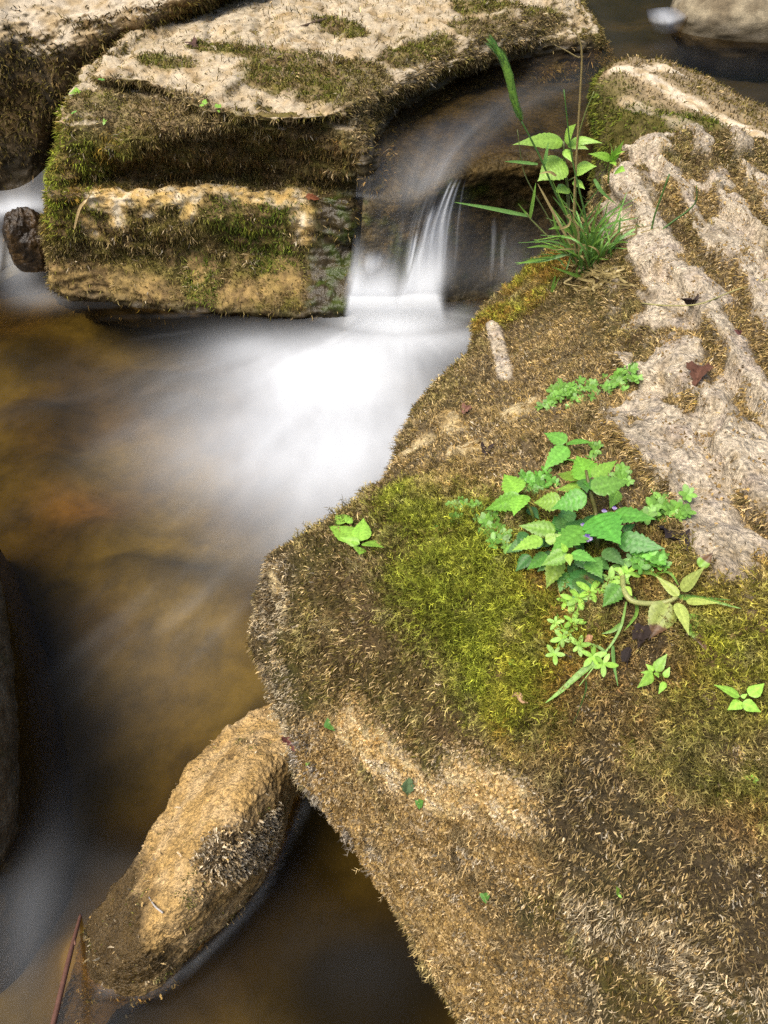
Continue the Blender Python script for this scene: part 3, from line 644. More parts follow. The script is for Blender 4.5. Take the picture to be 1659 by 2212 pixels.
for q in ((70,880,75,50,-10),(150,1010,90,40,-5),(230,1090,70,32,0),(330,1110,120,36,5),(60,760,90,36,0),(330,740,150,30,0),(60,1250,40,110,0),(520,1500,60,130,0),(200,1760,110,60,0),(560,800,45,30,0),(20,650,110,40,0),(780,2080,230,130,0),(40,2080,70,150,0),(400,700,300,28,3)):
    g = gs(*q); stones_shade = np.maximum(stones_shade, g)
B[..., 2] += stones_shade * .03
hump = np.clip(gs(140, 2010, 90, 130, 20) * 1.2, 0, 1); B[..., 2] += hump * .10
bc = mix(bc, BLACKB, np.clip(stones_shade * 1.15, 0, 1) * .72)
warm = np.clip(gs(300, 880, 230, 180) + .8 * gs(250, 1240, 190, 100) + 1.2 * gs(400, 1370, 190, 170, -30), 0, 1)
bc = mix(bc * .7, bc * 1.25, warm); bc = bc * (1 - .85 * np.clip(gs(790, 2050, 280, 190) * 1.3, 0, 1))[..., None]  # bed colour painted darker where the slab shades the lower water
bc = mix(bc, np.array((.17, .125, .05)), hump)
bc = mix(bc, np.array((.13, .07, .018)), np.clip(gs(120, 960, 100, 40), 0, 1) * .7)
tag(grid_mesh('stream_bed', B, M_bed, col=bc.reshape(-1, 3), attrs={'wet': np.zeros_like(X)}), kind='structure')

X, Y = np.meshgrid(np.linspace(-.3, 4.5, 200), np.linspace(1.68, 6.5, 160), indexing='xy')
B2 = np.stack([X, Y, np.zeros_like(X)], -1); B2[..., 2] = .20 + fbm(B2, 4, 3) * .05
tag(grid_mesh('upstream_bed', B2, M_bed, col=mix(BLACKB * .7, UMBER * .55, ss(-.2, .5, fbm(B2, 5, 3))).reshape(-1, 3), attrs={'wet': np.zeros_like(X)}), kind='structure')

# ---- ledge under the waterfall
lc = [
 [(830,300,.265),(800,360,.245),(785,425,.215),(780,500,.15),(770,600,.05),(760,690,-.05)],
 [(890,260,.282),(855,340,.262),(838,420,.228),(828,500,.15),(815,600,.055),(800,690,-.03)],
 [(960,230,.287),(930,310,.274),(903,422,.223),(890,500,.145),(880,600,.05),(870,690,-.03)],
 [(1010,215,.292),(980,300,.288),(962,388,.258),(965,470,.17),(970,580,.065),(970,680,-.03)],
 [(1090,200,.295),(1075,270,.296),(1062,350,.28),(1068,440,.19),(1072,550,.085),(1075,660,-.02)],
 [(1170,200,.295),(1160,260,.297),(1152,335,.29),(1157,430,.2),(1160,540,.1),(1165,650,-.01)],
 [(1290,200,.295),(1285,260,.297),(1280,345,.285),(1280,430,.19),(1280,540,.09),(1280,640,-.01)],
 [(1420,200,.295),(1420,260,.29),(1400,345,.28),(1400,430,.18),(1400,540,.09),(1400,640,-.01)],
]
lw = np.array([[P(*q) for q in c] for c in lc])
lw = np.concatenate([lw[:, :1] + np.array([0, .3, -.06]), lw, lw[:, -1:] + np.array([0, .01, -.2])], 1)
lw = np.swapaxes(lw, 0, 1)
def ledge_col(p, n, k):
    up = ss(.35, .8, n[..., 2])
    c = mix(np.array((.055, .046, .028)), np.array((.125, .095, .045)), ss(-.2, .4, fbm(p, 30, 4)))
    c = mix(c, DGREEN * .8, ss(.05, .4, fbm(p, 16, 3, off=3)) * (1 - up) * .8)
    c = mix(c, mix(np.array((.058, .043, .017)), np.array((.022, .018, .008)), ss(-.3, .4, fbm(p * np.array([1, .5, 1]), 22, 4))), up); k.bare = up
    return c, np.ones(p.shape[:-1]) * .75
ledge = make_rock('waterfall_ledge', lw, 260, 240, M_wet, 'dark wet ledge stone the waterfall spills over, half hidden by the grass', 'rock', lambda p, n, k: fbm(p, 14, 3) * .006 + fbm(p * np.array([1, 1, 1.6]), 40, 4) * .006 + fbm(p, 120, 3) * .002, ledge_col)

# ---- upper stream and fall: one sheet that bends over the lip
wc = [
 [(700,60,.31),(780,150,.31),(790,240,.308),(778,310,.30),(772,370,.272),(768,425,.245),(765,480,.19),(755,560,.115),(735,640,.045),(712,712,-.03)],
 [(900,60,.31),(930,150,.31),(900,225,.308),(850,300,.302),(825,365,.277),(812,428,.248),(806,490,.19),(796,565,.115),(780,640,.045),(764,712,-.03)],
 [(1050,55,.31),(1080,150,.31),(1010,215,.308),(950,290,.302),(915,360,.284),(892,425,.25),(878,490,.188),(866,565,.112),(852,640,.045),(840,712,-.03)],
 [(1150,50,.31),(1180,145,.31),(1110,210,.308),(1040,270,.304),(985,330,.298),(952,392,.270),(922,470,.205),(903,555,.122),(893,635,.048),(886,712,-.03)],
 [(1250,45,.31),(1270,145,.31),(1190,205,.308),(1110,260,.305),(1050,320,.300),(1000,380,.275),(975,460,.205),(966,550,.12),(962,635,.046),(962,708,-.03)],
 [(1350,40,.31),(1350,145,.31),(1260,205,.308),(1180,260,.306),(1110,310,.303),(1062,350,.289),(1066,440,.204),(1068,545,.10),(1066,640,.012),(1062,690,-.03)],
 [(1659,20,.31),(1659,140,.31),(1450,200,.308),(1330,260,.306),(1300,310,.303),(1282,345,.292),(1280,430,.20),(1280,540,.10),(1275,630,.012),(1272,680,-.03)],
 [(2050,-20,.31),(2150,160,.31),(1950,270,.308),(1700,300,.304),(1500,330,.29),(1420,370,.26),(1420,430,.19),(1420,540,.10),(1420,630,.01),(1420,680,-.03)],
]
ww = np.array([[P(*q) for q in c] for c in wc]); ww = np.concatenate([ww[:, :1] + (ww[:, :1] - ww[:, 1:2]) * np.array([.2, 1.2, 0]) + np.array([0, 1.2, 0]), ww], 1)
NC, NR = 240, 300
W = patch(np.swapaxes(ww, 0, 1), NR, NC)
if grid_normals(W)[..., 2].mean() < 0: W = W[:, ::-1].copy()
s_ = np.linspace(0, 1, NC)
uu, vv, _ = proj(W)
rowt = np.linspace(0, 10, NR)[:, None] * np.ones((1, NC))      # 6 = lip, 10 = in the pool
if uu[200, 0] > uu[200, -1]: cs_ = (7 * (1 - s_))[None] * np.ones((NR, 1))
else: cs_ = (7 * s_)[None] * np.ones((NR, 1))
onset = np.interp(cs_, [0, .5, 1, 1.6, 2.1, 2.6, 3.1, 3.6, 4.2, 5, 7], [7.0, 7.2, 7.5, 7.4, 8.0, 7.7, 6.6, 6.1, 6.0, 7., 7.])
amp = np.interp(cs_, [0, .25, .6, 1.2, 2, 2.8, 3.3, 3.8, 4.02, 4.3, 5., 5.2, 5.4, 5.8, 7], [.0, .40, .80, .78, .68, .80, .95, .92, .30, .12, .08, .16, .07, .04, 0]) * 1.15
foam = amp * ss(0, 1.6, rowt - onset) * .95
foam = np.maximum(foam, amp * .9 * ss(8.4, 9.9, rowt))
milk = .075 * np.exp(-((cs_ - 2.0) / 1.3) ** 2) * ss(3.2, 5.2, rowt) + .10 * np.exp(-((cs_ - 2.6) / .8) ** 2) * ss(4.5, 6, rowt)
sheen = np.clip(fbm(np.stack([cs_ * .9, rowt * .35, 0 * rowt], -1), 1.0, 3), 0, 1) * .10 * (rowt < 6)
thread = np.zeros_like(foam)
for c0, w0, t0 in ((3.55, .05, 6.0), (3.78, .06, 6.0), (3.98, .045, 6.05), (4.28, .035, 6.1), (3.2, .16, 6.6), (2.6, .22, 7.2), (1.1, .35, 7.6), (5.05, .03, 7.2), (5.18, .02, 7.4)):
    cc = cs_ + (rowt - 6) * .012 * (c0 - 2)
    thread = np.maximum(thread, np.exp(-((cc - c0) / w0) ** 2) * ss(0, .5, rowt - t0) * (1 - .6 * ss(8.5, 10, rowt)) * (.9 if c0 < 4.2 else .35))
band = .05 * np.exp(-((cs_ - 2.7 - .35 * np.clip(5 - rowt, 0, 5)) / .9) ** 2) * ss(1.5, 3.5, rowt) * ss(6.6, 5.2, rowt)
foam = foam * (1 + .10 * ss(7.8, 9, rowt)); thread = thread * (1 - .8 * ss(7.8, 9, rowt))
foam = np.clip(np.maximum(foam, thread) + milk + band + sheen * .5, 0, .96) * (1 + .1 * ss(8.0, 9.3, rowt))
t9 = np.clip(rowt - 9, 0, 1); i9 = int(np.argmin(np.abs(rowt[:, 0] - 9))); W[i9:] = W[i9][None] + np.stack([0 * t9, -.13 * t9 ** 1.6 - .022 * t9, -(W[i9, :, 2][None] - .017) * (1 - (1 - t9) ** 2)], -1)[i9:]
W[..., 1] -= (np.clip(fbm(np.stack([cs_ * 3, rowt * .4, 0 * rowt], -1), 1., 2), -1, 1) * .006) * ss(6, 7, rowt) * ss(8.8, 7.2, rowt) * ss(4.5, 4.3, cs_)
tag(grid_mesh('waterfall', W, M_fall, attrs={'foam': foam, 'calm': ss(7.2, 8.7, rowt), 'gone': np.maximum(np.maximum(ss(8.75, 9.9, rowt), ss(8.2, 9.2, rowt) * np.maximum(ss(.7, .1, cs_), ss(3.6, 4.1, cs_))), ss(9.0, 9.4, rowt) * ss(4.3, 4.6, cs_))}, uv=np.stack([cs_ / 7, rowt / 10], -1).reshape(-1, 2)), kind='structure')

# ---- the pool: level 0, dropping to -0.07 past the crusty rock
xs = np.linspace(-2.0, .9, 330); ys = np.linspace(-.8, 2.05, 330)
X, Y = np.meshgrid(xs, ys, indexing='xy')
a, b = P(20, 1840, 0)[:2], P(690, 1620, 0)[:2]
nrm = np.array([-(b - a)[1], (b - a)[0]]); nrm /= np.linalg.norm(nrm)
sd = (X - a[0]) * nrm[0] + (Y - a[1]) * nrm[1]
drop = 1 - ss(-.34, .03, sd) if nrm[1] > 0 else ss(-.03, .34, sd)
Z = -.07 * drop
PW = np.stack([X, Y, Z], -1); bu, bv, _ = proj(PW)
Z += .008 * gs(760, 740, 160, 60)  + fbm(np.stack([X * .6 + Y, Y * .5, 0 * X], -1), 9, 2) * .0022
PW[..., 2] = Z
foam = (.58 * gs(735, 800, 135, 75, -5) + .42 * gs(850, 900, 160, 160, -30) + .42 * gs(620, 800, 180, 80, 0) + .42 * gs(660, 940, 220, 115, 5) + .30 * gs(710, 1050, 170, 100, -10)) * (.55 + .45 * ss(690, 800, bv + 60 * gs(850, 720, 120, 60))) + .20 * gs(660, 1150, 150, 80, -20) + .26 * gs(500, 980, 200, 120, 0) + .26 * gs(540, 750, 90, 34) + .35 * gs(960, 725, 110, 45) + .3 * gs(840, 730, 130, 40)
foam *= 1 + .10 * fbm(np.stack([X * 2.6 + Y * .8, Y * .9 - X * .3, 0 * X], -1), 16, 3) + .14 * fbm(np.stack([X * .5 + Y * 1.2, Y * .5 - X, 0 * X], -1), 7, 3)
foam *= np.maximum(ss(672, 735, bv + .10 * np.abs(bu - 830) * (bu < 740)), gs(860, 690, 105, 60) ** .5)
foam = np.maximum(foam, .95 * gs(852, 700, 118, 48))
fx, fy = P(850, 660, 0)[:2]; an = np.arctan2(X - fx, fy - Y); rr_ = np.hypot(X - fx, Y - fy)
stk = fbm(np.stack([an * 3.2, rr_ * 1.1, 0 * X], -1), 2.2, 4)
foam = foam * (1 + .20 * stk * ss(.05, .25, rr_)) + .05 * ss(.1, .5, stk) * np.exp(-(rr_ / .75) ** 2)
vn = np.clip(fbm(np.stack([X * 1.2 - Y * .75, (X + Y) * .22, 0 * X], -1), 12, 4) * 1.3, 0, 1)
veil = (.12 * gs(400, 1360, 170, 220, 25) + .08 * gs(430, 1050, 200, 90) + .04 * gs(280, 820, 200, 60)) * (.4 + 1.0 * vn)
veil += .04 * gs(95, 1870, 60, 130, 12) * (.8 + .4 * vn) + .05 * gs(60, 2010, 45, 130, 8) + .04 * gs(800, 2080, 150, 90) * (vn + .3) 
veil += .28 * gs(40, 560, 40, 60) + .15 * gs(90, 640, 60, 25)
rim = np.zeros_like(X)
rp = [(660,1740),(600,1855),(560,1935),(500,2005),(420,2083),(352,2130),(290,2148),(220,2128)]
for (u0, v0), (u1, v1) in zip(rp[:-1], rp[1:]):
    t = np.clip(((bu - u0) * (u1 - u0) + (bv - v0) * (v1 - v0)) / ((u1 - u0) ** 2 + (v1 - v0) ** 2), 0, 1)
    rim = np.maximum(rim, np.exp(-(((bu - u0 - t * (u1 - u0)) ** 2 + (bv - v0 - t * (v1 - v0)) ** 2) / 10 ** 2)))
PW[..., 2] += rim * .004
foam = np.clip(foam + veil + rim * .07, 0, 1)  # rim: sky highlight on the crusty rock's meniscus, painted in as faint foam
tag(grid_mesh('pool_water', PW, M_pool, attrs={'foam': foam}), kind='structure')

# ---- side cascade at the left, small cascade at the top right
sc = [[(-260,395,.14),(-260,470,.09),(-260,560,.02),(-260,640,-.02)],[(-80,400,.14),(-80,455,.115),(-80,530,.04),(-80,640,-.02)],[(0,412,.13),(0,455,.115),(-5,520,.05),(-10,620,-.02)],[(60,395,.14),(55,448,.115),(35,500,.06),(20,600,-.02)],[(125,340,.17),(120,430,.12),(118,480,.08),(115,560,.01)],[(190,300,.19),(180,420,.13),(175,480,.09),(170,560,.02)]]
sw = np.array([[P(*q) for q in c] for c in sc]); S = patch(np.swapaxes(sw, 0, 1), 90, 90)
if grid_normals(S)[..., 2].mean() < 0: S = S[:, ::-1].copy()
su, sv, _ = proj(S)
sf = np.exp(-((sv - 462 + .12 * su) / 30) ** 2) * ss(140, 60, su) * .75 + .25 * np.exp(-((su - 10) / 40) ** 2) * ss(470, 560, sv) + .12
tag(grid_mesh('side_cascade', S, M_fall, attrs={'foam': np.clip(sf, 0, .9)}, uv=np.stack(np.meshgrid(np.linspace(0, .25, 90), np.linspace(0, 1, 90)), -1).reshape(-1, 2)), kind='structure')
tc = [[(1395,20,.36),(1400,45,.345),(1408,72,.309)],[(1440,15,.36),(1440,45,.345),(1440,76,.308)],[(1500,18,.36),(1485,40,.345),(1470,70,.309)]]
tw = np.array([[P(*q) for q in c] for c in tc]); T_ = patch(np.swapaxes(tw, 0, 1), 50, 50)
if grid_normals(T_)[..., 2].mean() < 0: T_ = T_[:, ::-1].copy()
tf = np.sin(np.linspace(0, np.pi, 50))[None] ** .8 * np.sin(np.linspace(.15, np.pi - .05, 50))[:, None] * .5
tag(grid_mesh('upper_cascade', T_, M_fall, attrs={'foam': tf}, uv=np.stack(np.meshgrid(np.linspace(0, .2, 50), np.linspace(0, 1, 50)), -1).reshape(-1, 2)), kind='structure')

# ------------------------------------------------------------------ plants
LG = np.array((.29, .53, .07)); MG = np.array((.15, .37, .055)); DG = np.array((.075, .19, .045)); YG = np.array((.42, .50, .12)); ST = np.array((.20, .26, .06))
UP = np.array([0, 0, 1.]); CAMP = np.array([0, 0, CAM_H])
def unit(a): return a / (np.linalg.norm(a) + 1e-12)
def leaf_geo(B, T, wr, col, nrm=None, serr=.18, fold=.22, droop=.10, teeth=7, nt=30, na=9, blotch=None, shape=.5, twist=0., tip=1.4):
    """an ovate toothed blade from base B to tip T"""
    B, T = np.array(B), np.array(T); L = np.linalg.norm(T - B); ax = (T - B) / L
    if nrm is None: nrm = unit(CAMP - B) * .55 + UP * .7 + rng.normal(size=3) * .22
    n = unit(nrm - ax * (nrm @ ax)); sdv = np.cross(n, ax)
    t = np.linspace(0, 1, nt)[:, None]; s = np.linspace(-1, 1, na)[None]
    w = (np.clip(t, 0, 1) ** shape) * (1 - t) ** tip; w = w / w.max() * wr * L * .5
    w = w * (1 + serr * (.5 - ((t * teeth) % 1)) * 1.5 * ss(.08, .3, t) * ss(1., .85, t)) + .0003
    x = t * L + np.abs(s) * w * .12
    y = s * w
    vein = np.cos(2 * np.pi * (t * teeth - np.abs(s) * 1.3))
    z = np.abs(s) * w * fold - droop * L * (t - .35) ** 2 + droop * L * .12 + .045 * w * vein * (1 - np.abs(s)) - np.abs(s) ** 3 * w * .18 + twist * s * w * t
    V = B + x[..., None] * ax + y[..., None] * sdv + z[..., None] * n
    c = np.asarray(col) * (1 + rng.normal() * .07)
    vd = .82 + .18 * ss(-.95, -.3, vein) * np.ones_like(s); vd = np.where(np.abs(s) < .12, 1.18, vd)
    C = vd[..., None] * c
    if blotch is not None:
        m = blotch(t, s, V); bcol = mix(np.array((.16, .085, .035)), np.array((.035, .02, .012)), ss(-.2, .4, fbm(V, 90, 3)))
        C = mix(C, np.array((.42, .40, .14)), np.clip(m * 1.4, 0, 1) * .6); C = C * (1 - ss(.45, .6, m)[..., None]) + bcol * ss(.45, .6, m)[..., None]
    return V, C
def leaf(parent, B, T, wr, col, name='leaf', lab=None, mat=None, **k):
    V, C = leaf_geo(B, T, wr, col, **k)
    V = V - np.array(parent.location)
    o = grid_mesh(name, V, mat or M_leaf, parent, col=C.reshape(-1, 3))
    if lab: o['label'] = lab
    return o
def plant(name, base, label, cat='plant', group=None):
    return empty(name, base, label, cat, group)
def stem(parent, pts, rad, col=ST, name='stem', mat=None, n=14):
    m = MB(); m.tube(pts, rad, col, 6, n); return m.build(name, mat or M_leaf, parent)
def bits(mb, c, n, r, col, k=5, wr=.5, lift=.3):
    """a whorl of k small leaflets around c"""
    n = unit(n); a = unit(np.cross(n, rng.normal(size=3))); b = np.cross(n, a); t0 = rng.random() * 6.3
    for q in range(k):
        th = t0 + q * 6.283 / k + rng.normal() * .15; d = a * math.cos(th) + b * math.sin(th); L = r * rng.uniform(.75, 1.15)
        V, C = leaf_geo(c, c + (d + n * lift) * L, wr, np.asarray(col) * rng.uniform(.8, 1.2), nrm=n + rng.normal(size=3) * .15, serr=0, fold=.15, droop=.15, nt=7, na=3, shape=.8, tip=.75)
        i = np.arange(21).reshape(7, 3)
        fs = np.stack([i[:-1, :-1], i[:-1, 1:], i[1:, 1:], i[1:, :-1]], -1).reshape(-1, 4).tolist()
        mb.v.append(V.reshape(-1, 3)); mb.c.append(C.reshape(-1, 3))
        for f in fs: mb.f.extend(j + mb.n for j in f); mb.s.append(4)
        mb.n += 21
def crop(ox, oy, sc): return lambda x, y: (ox + x * sc, oy + y * sc)

# ---- the toothed-leaf plant on the slab
c1 = crop(960.1, 877.8, .3638)
S_ = lambda x, y, h: over(slab, *c1(x, y), h)
base = S_(905, 880, 0)
main = plant('leafy_plant', base, 'bushy green plant with many toothed leaves growing in the middle of the mossy slab')
stem(main, [S_(905, 890, -.005), S_(905, 780, .022), S_(900, 640, .04), S_(870, 520, .06), S_(840, 380, .075)], [.0022, .0018, .0012], np.array((.16, .15, .05)))
stem(main, [S_(540, 720, -.004), S_(510, 610, .03), S_(430, 515, .048)], [.0016, .001], ST)
stem(main, [S_(760, 980, -.004), S_(745, 920, .03), S_(725, 860, .06)], [.0016, .001], ST)
stem(main, [S_(720, 860, -.004), S_(640, 800, .03), S_(580, 775, .05)], [.0016, .001], ST)
stem(main, [S_(920, 880, 0), S_(945, 930, .012), S_(975, 1000, .003)], [.0018, .0015], np.array((.16, .09, .05)))
LV = [ # base x, y, h, tip x, y, h, width ratio, colour
 (860,430,.06,785,292,.075,.5,LG),(880,420,.06,1020,322,.07,.42,LG*.9),(845,420,.05,672,395,.055,.42,LG*.9),(825,470,.045,665,492,.05,.4,LG*.85),
 (870,490,.07,1097,440,.065,.5,MG),(845,530,.065,640,605,.06,.52,MG),(690,565,.045,535,570,.045,.6,LG*.8),
 (440,512,.05,355,402,.06,.52,LG),(455,540,.04,248,612,.035,.40,MG),(465,525,.055,412,640,.055,.5,LG),(500,600,.02,560,665,.015,.55,DG),
 (890,650,.055,1040,808,.05,.62,MG),(1000,640,.04,1243,665,.042,.45,MG*.95),(1030,790,.03,1297,842,.025,.42,DG*1.15),(945,850,.03,1065,940,.02,.55,DG*1.2),
 (660,740,.045,450,708,.05,.44,LG*.85),(580,785,.055,410,850,.058,.42,LG*1.15),(600,800,.058,690,762,.065,.6,LG*1.1),(840,720,.055,635,862,.06,.50,MG),
 (725,870,.062,580,942,.058,.50,LG*.8),(755,870,.062,895,917,.058,.48,MG*1.15),(735,875,.066,745,942,.062,.5,LG*1.3),(725,865,.066,695,813,.075,.5,LG*1.3),
 (680,895,.04,610,1072,.03,.52,LG*.85),(610,880,.028,493,965,.02,.5,MG),(510,885,.015,425,975,.01,.6,DG),(480,800,.018,370,868,.012,.5,DG),(480,745,.025,435,835,.02,.5,DG),
 (730,985,.02,685,1102,.015,.6,MG),(860,905,.045,932,1015,.035,.6,MG),(860,970,.014,790,1195,.010,.66,DG*1.3),(1040,1062,.02,944,1186,.015,.62,MG*.9),
 (870,760,.03,720,690,.03,.6,DG),(1030,500,.02,985,600,.02,.5,LG*.8),(790,890,.03,860,975,.02,.6,DG*1.2),(1000,940,.012,1040,1000,.01,.7,MG),(1075,1070,.02,1112,1122,.02,.5,LG*1.2),
 (830,430,.065,845,505,.075,.45,DG*1.2),(850,445,.066,868,490,.072,.5,MG),(640,870,.02,560,900,.02,.5,DG),(780,800,.02,830,860,.015,.6,DG),(700,1010,.01,640,1040,.01,.6,DG*1.1),
 (770,680,.02,700,640,.02,.55,DG*1.2),(1060,740,.018,1130,700,.018,.5,DG*1.2),
]
for q in range(16):
    a_ = rng.uniform(0, 6.28); x_, y_ = 770 + 190 * math.cos(a_) * rng.uniform(.2, 1), 860 + 190 * math.sin(a_) * rng.uniform(.2, 1)
    LV.append((x_, y_, .02, x_ + 120 * math.cos(a_), y_ + 110 * math.sin(a_), .014, .55, DG * rng.uniform(.9, 1.4)))
for i, (bx, by, bh, tx, ty, th, w, c) in enumerate(LV):
    kw = {}
    if i == 30: kw['blotch'] = lambda t, s, V: 1.0 - np.hypot((t - .22) / .13, (s - .05) / .4)
    B_, T_2 = S_(bx, by, bh), S_(tx, ty, th); leaf(main, B_, B_ + (T_2 - B_) * 1.04, w * 1.1, c * rng.uniform(.85, 1.15, 3) * rng.uniform(.85, 1.12), nt=44, lab='leaf with a round brown spot' if i == 30 else None, **kw)
def flower(parent, c, n, r):
    m = MB(); n = unit(n); a = unit(np.cross(n, [.3, .9, .1])); b = np.cross(n, a)
    for q in range(5):
        th = q * 1.2566; d = a * math.cos(th) + b * math.sin(th); e = np.cross(n, d)
        pts = [c - e * r * .12, c + e * r * .12]; rr = r * (1.25 if q < 3 else .8)
        ring = [c + d * rr * f + e * rr * g + n * rr * h for f, g, h in ((.45, .38, .18), (.85, .42, .1), (1.05, 0, .02), (.85, -.42, .1), (.45, -.38, .18))]
        V = np.array([c] + ring); m.add(V, [[0, i + 1, i + 2] for i in range(4)], (.50, .40, .72) if q < 3 else (.17, .10, .42))
    m.tube([c - n * r * 1.1, c], [r * .25, r * .45], (.12, .2, .05), 6); return m.build('flower', M_leaf, parent)
for (x, y, h, r) in ((850, 775, .05, .0032), (825, 700, .05, .0018), (950, 618, .045, .0018), (1010, 600, .045, .0016)):
    p = S_(x, y, h); flower(main, p, CAMP - p + np.array([-.2, -.1, -.2]), r)

# upper three-leaved sprig beside it
b0 = S_(742, 318, 0); sp = plant('seedling', b0, 'three-leaved green sprig just above the bushy toothed plant', 'plant')
stem(sp, [b0, S_(738, 270, .015), S_(727, 215, .03)], [.0014, .0011])
for bx, by, tx, ty, w in ((725,212,590,155,.44),(732,214,880,212,.42),(728,240,588,375,.50),(740,312,785,330,.6)):
    leaf(sp, S_(bx, by, .03 if by < 300 else .008), S_(tx, ty, .032 if by < 300 else .01), w, MG * 1.25)

# yellowing plant to the right
c7 = crop(2300 / 1.8228, 2100 / 1.8228, 724 / 1601 / 1.8228)
Y_ = lambda x, y, h: over(slab, *c7(x, y), h)
b0 = Y_(335, 300, 0); yp = plant('yellowing_plant', b0, 'pale yellow-green plant with brown rotting leaf tips right of the bushy plant')
stem(yp, [b0, Y_(345, 480, .016), Y_(420, 590, .018), Y_(600, 612, .012), Y_(740, 590, .012), Y_(810, 550, .014)], [.0022, .002, .0016], np.array((.42, .44, .16)), n=24)
tipb = lambda a: (lambda t, s, V: ss(a, a + .18, t + .13 * fbm(V, 70, 3) + s * .06) * np.ones_like(s))
for bx, by, bh, tx, ty, th, w, col, bl in ((825,545,.016,630,372,.022,.34,YG,None),(845,500,.014,1050,285,.018,.42,YG*.8,None),(1000,290,.02,1120,170,.02,.6,LG*.9,tipb(.35)),(890,590,.012,1165,605,.016,.2,YG*1.1,None),
        (740,600,.012,560,930,.006,.62,YG*.75,tipb(.5)),(815,605,.014,915,880,.018,.34,YG*1.1,None),(900,700,.008,1080,1030,.004,.46,LG*.95,tipb(.48))):
    leaf(yp, Y_(bx, by, bh), Y_(tx, ty, th), w, col, blotch=bl, lab='leaf rotting to dark brown at its tip' if bl else None, serr=.06, teeth=11)
# seedlings
def seedling(k, f, label, basexy, leaves, col, h=.012, group=None, name='seedling', wmul=1.):
    b = over(k, *f(*basexy), 0); p = plant(name, b, label, 'seedling', group)
    top = over(k, *f(*leaves[0][:2]), h); stem(p, [b - (CAMP - b) * .004, (b + top) / 2 + UP * .002, top], [.0009, .0007], ST, n=6)
    for bx, by, tx, ty, w in leaves: leaf(p, over(k, *f(bx, by), h), over(k, *f(tx, ty), h * 1.15), w * wmul, np.asarray(col) * rng.uniform(.88, 1.12), nt=18, na=7, serr=.08)
    return p
seedling(slab, c7, 'small green seedling under the rotting leaves of the yellowing plant', (700, 1290), [(620,1200,720,1050,.5),(600,1230,465,1345,.45),(605,1200,540,1140,.55),(620,1210,650,1255,.6),(600,1220,495,1210,.4),(700,1255,745,1165,.5),(705,1295,650,1395,.4)], LG * 1.05)
seedling(slab, c7, 'pale four-leaved seedling near the right edge of the slab', (1380, 1450), [(1355,1420,1135,1315,.45),(1440,1415,1568,1305,.6),(1375,1470,1250,1535,.6),(1380,1470,1540,1555,.6),(1370,1430,1420,1400,.5)], LG * 1.25)
seedling(slab, c7, 'tiny pale seedling below the four-leaved one at the right edge', (1470, 2150), [(1455,2130,1392,2120,.6),(1470,2125,1470,2092,.7),(1480,2140,1524,2145,.7),(1475,2150,1500,2200,.6)], LG * 1.2, .008)
c5 = crop(1000 / 1.8228, 2000 / 1.8228, 1000 / 1659 / 1.8228)
seedling(slab, c5, 'bright green rosette of smooth leaves at the left rim of the slab above the pool', (705, 235), [(695,215,480,105,.42),(700,215,715,60,.45),(725,225,850,255,.62),(690,255,690,305,.8),(690,235,560,190,.4),(600,95,530,40,.5),(610,100,640,60,.7),(680,240,630,215,.5)], LG * 1.15, .012, name='rosette_plant')
seedling(slab, c5, 'tiny dark green liverwort lobes near the bright ledge of the slab', (490, 1420), [(490,1440,480,1370,.8),(495,1420,525,1455,.8),(490,1410,465,1420,.8)], np.array((.11, .27, .05)), .004)
seedling(slab, c5, 'tiny bright green sprout on the dark rim above the crusty rock', (350, 1675), [(350,1680,340,1665,.8),(350,1675,362,1668,.8)], LG, .004)
seedling(slab, lambda x, y: (x, y), 'tiny dark green sprout low on the slab face below the dark lobe', (905, 1735), [(905,1738,897,1728,.8),(905,1738,914,1730,.8),(905,1738,906,1748,.8)], np.array((.11, .27, .05)), .004)
seedling(slab, lambda x, y: (x, y), 'dark green clover-like sprout low in the middle of the slab face', (1047, 1938), [(1047,1938,1036,1930,.8),(1048,1938,1058,1930,.8),(1047,1938,1050,1952,.8)], np.array((.11, .27, .05)), .005)
seedling(slab, lambda x, y: (x, y), 'lone two-leaved yellow-green sprout on the dark lower right of the slab', (1336, 1932), [(1336,1932,1332,1915,.5),(1336,1932,1343,1940,.5)], LG, .006)
seedling(slab, lambda x, y: (x, y), 'tiny green sprout in the moss between the rosette and the chickweed', (945, 1142), [(945,1142,938,1134,.8),(945,1142,954,1134,.8),(945,1142,948,1150,.8)], MG, .005)
seedling(slab, lambda x, y: (x, y), 'tiny green sprout in the yellow moss under the long grass stem', (1103, 1430), [(1103,1430,1096,1424,.8),(1103,1430,1110,1425,.8),(1103,1430,1106,1438,.8)], MG, .005)
cb = crop(0, 0, 1500 / 1659 / 1.8228)
seedling(block, cb, 'two-leaved seedling on the outer left shoulder of the layered boulder', (330, 425), [(320,405,283,393,.6),(320,405,350,398,.6),(318,405,322,388,.7)], LG, .02)
seedling(block, cb, 'small seedling below the left shoulder of the layered boulder', (320, 505), [(320,490,335,482,.7),(320,490,308,495,.7)], MG, .015)
seedling(block, cb, 'seedling in the step under the pale top of the layered boulder', (890, 465), [(888,455,868,462,.6),(888,452,896,430,.6),(888,452,905,445,.6)], LG, .02)
seedling(block, cb, 'seedling at the right end of the step under the pale top', (955, 490), [(950,470,940,450,.6),(950,470,962,452,.6),(950,480,955,490,.7)], LG, .02)
seedling(block, cb, 'pale little sprout on the sloping shoulder of the layered boulder', (455, 540), [(455,530,450,515,.6),(455,530,466,522,.6),(455,530,450,545,.7)], LG, .015)
seedling(block, cb, 'tiny sprout behind the shoulder of the layered boulder', (440, 350), [(440,345,425,343,.5),(440,345,456,348,.5)], MG, .012)

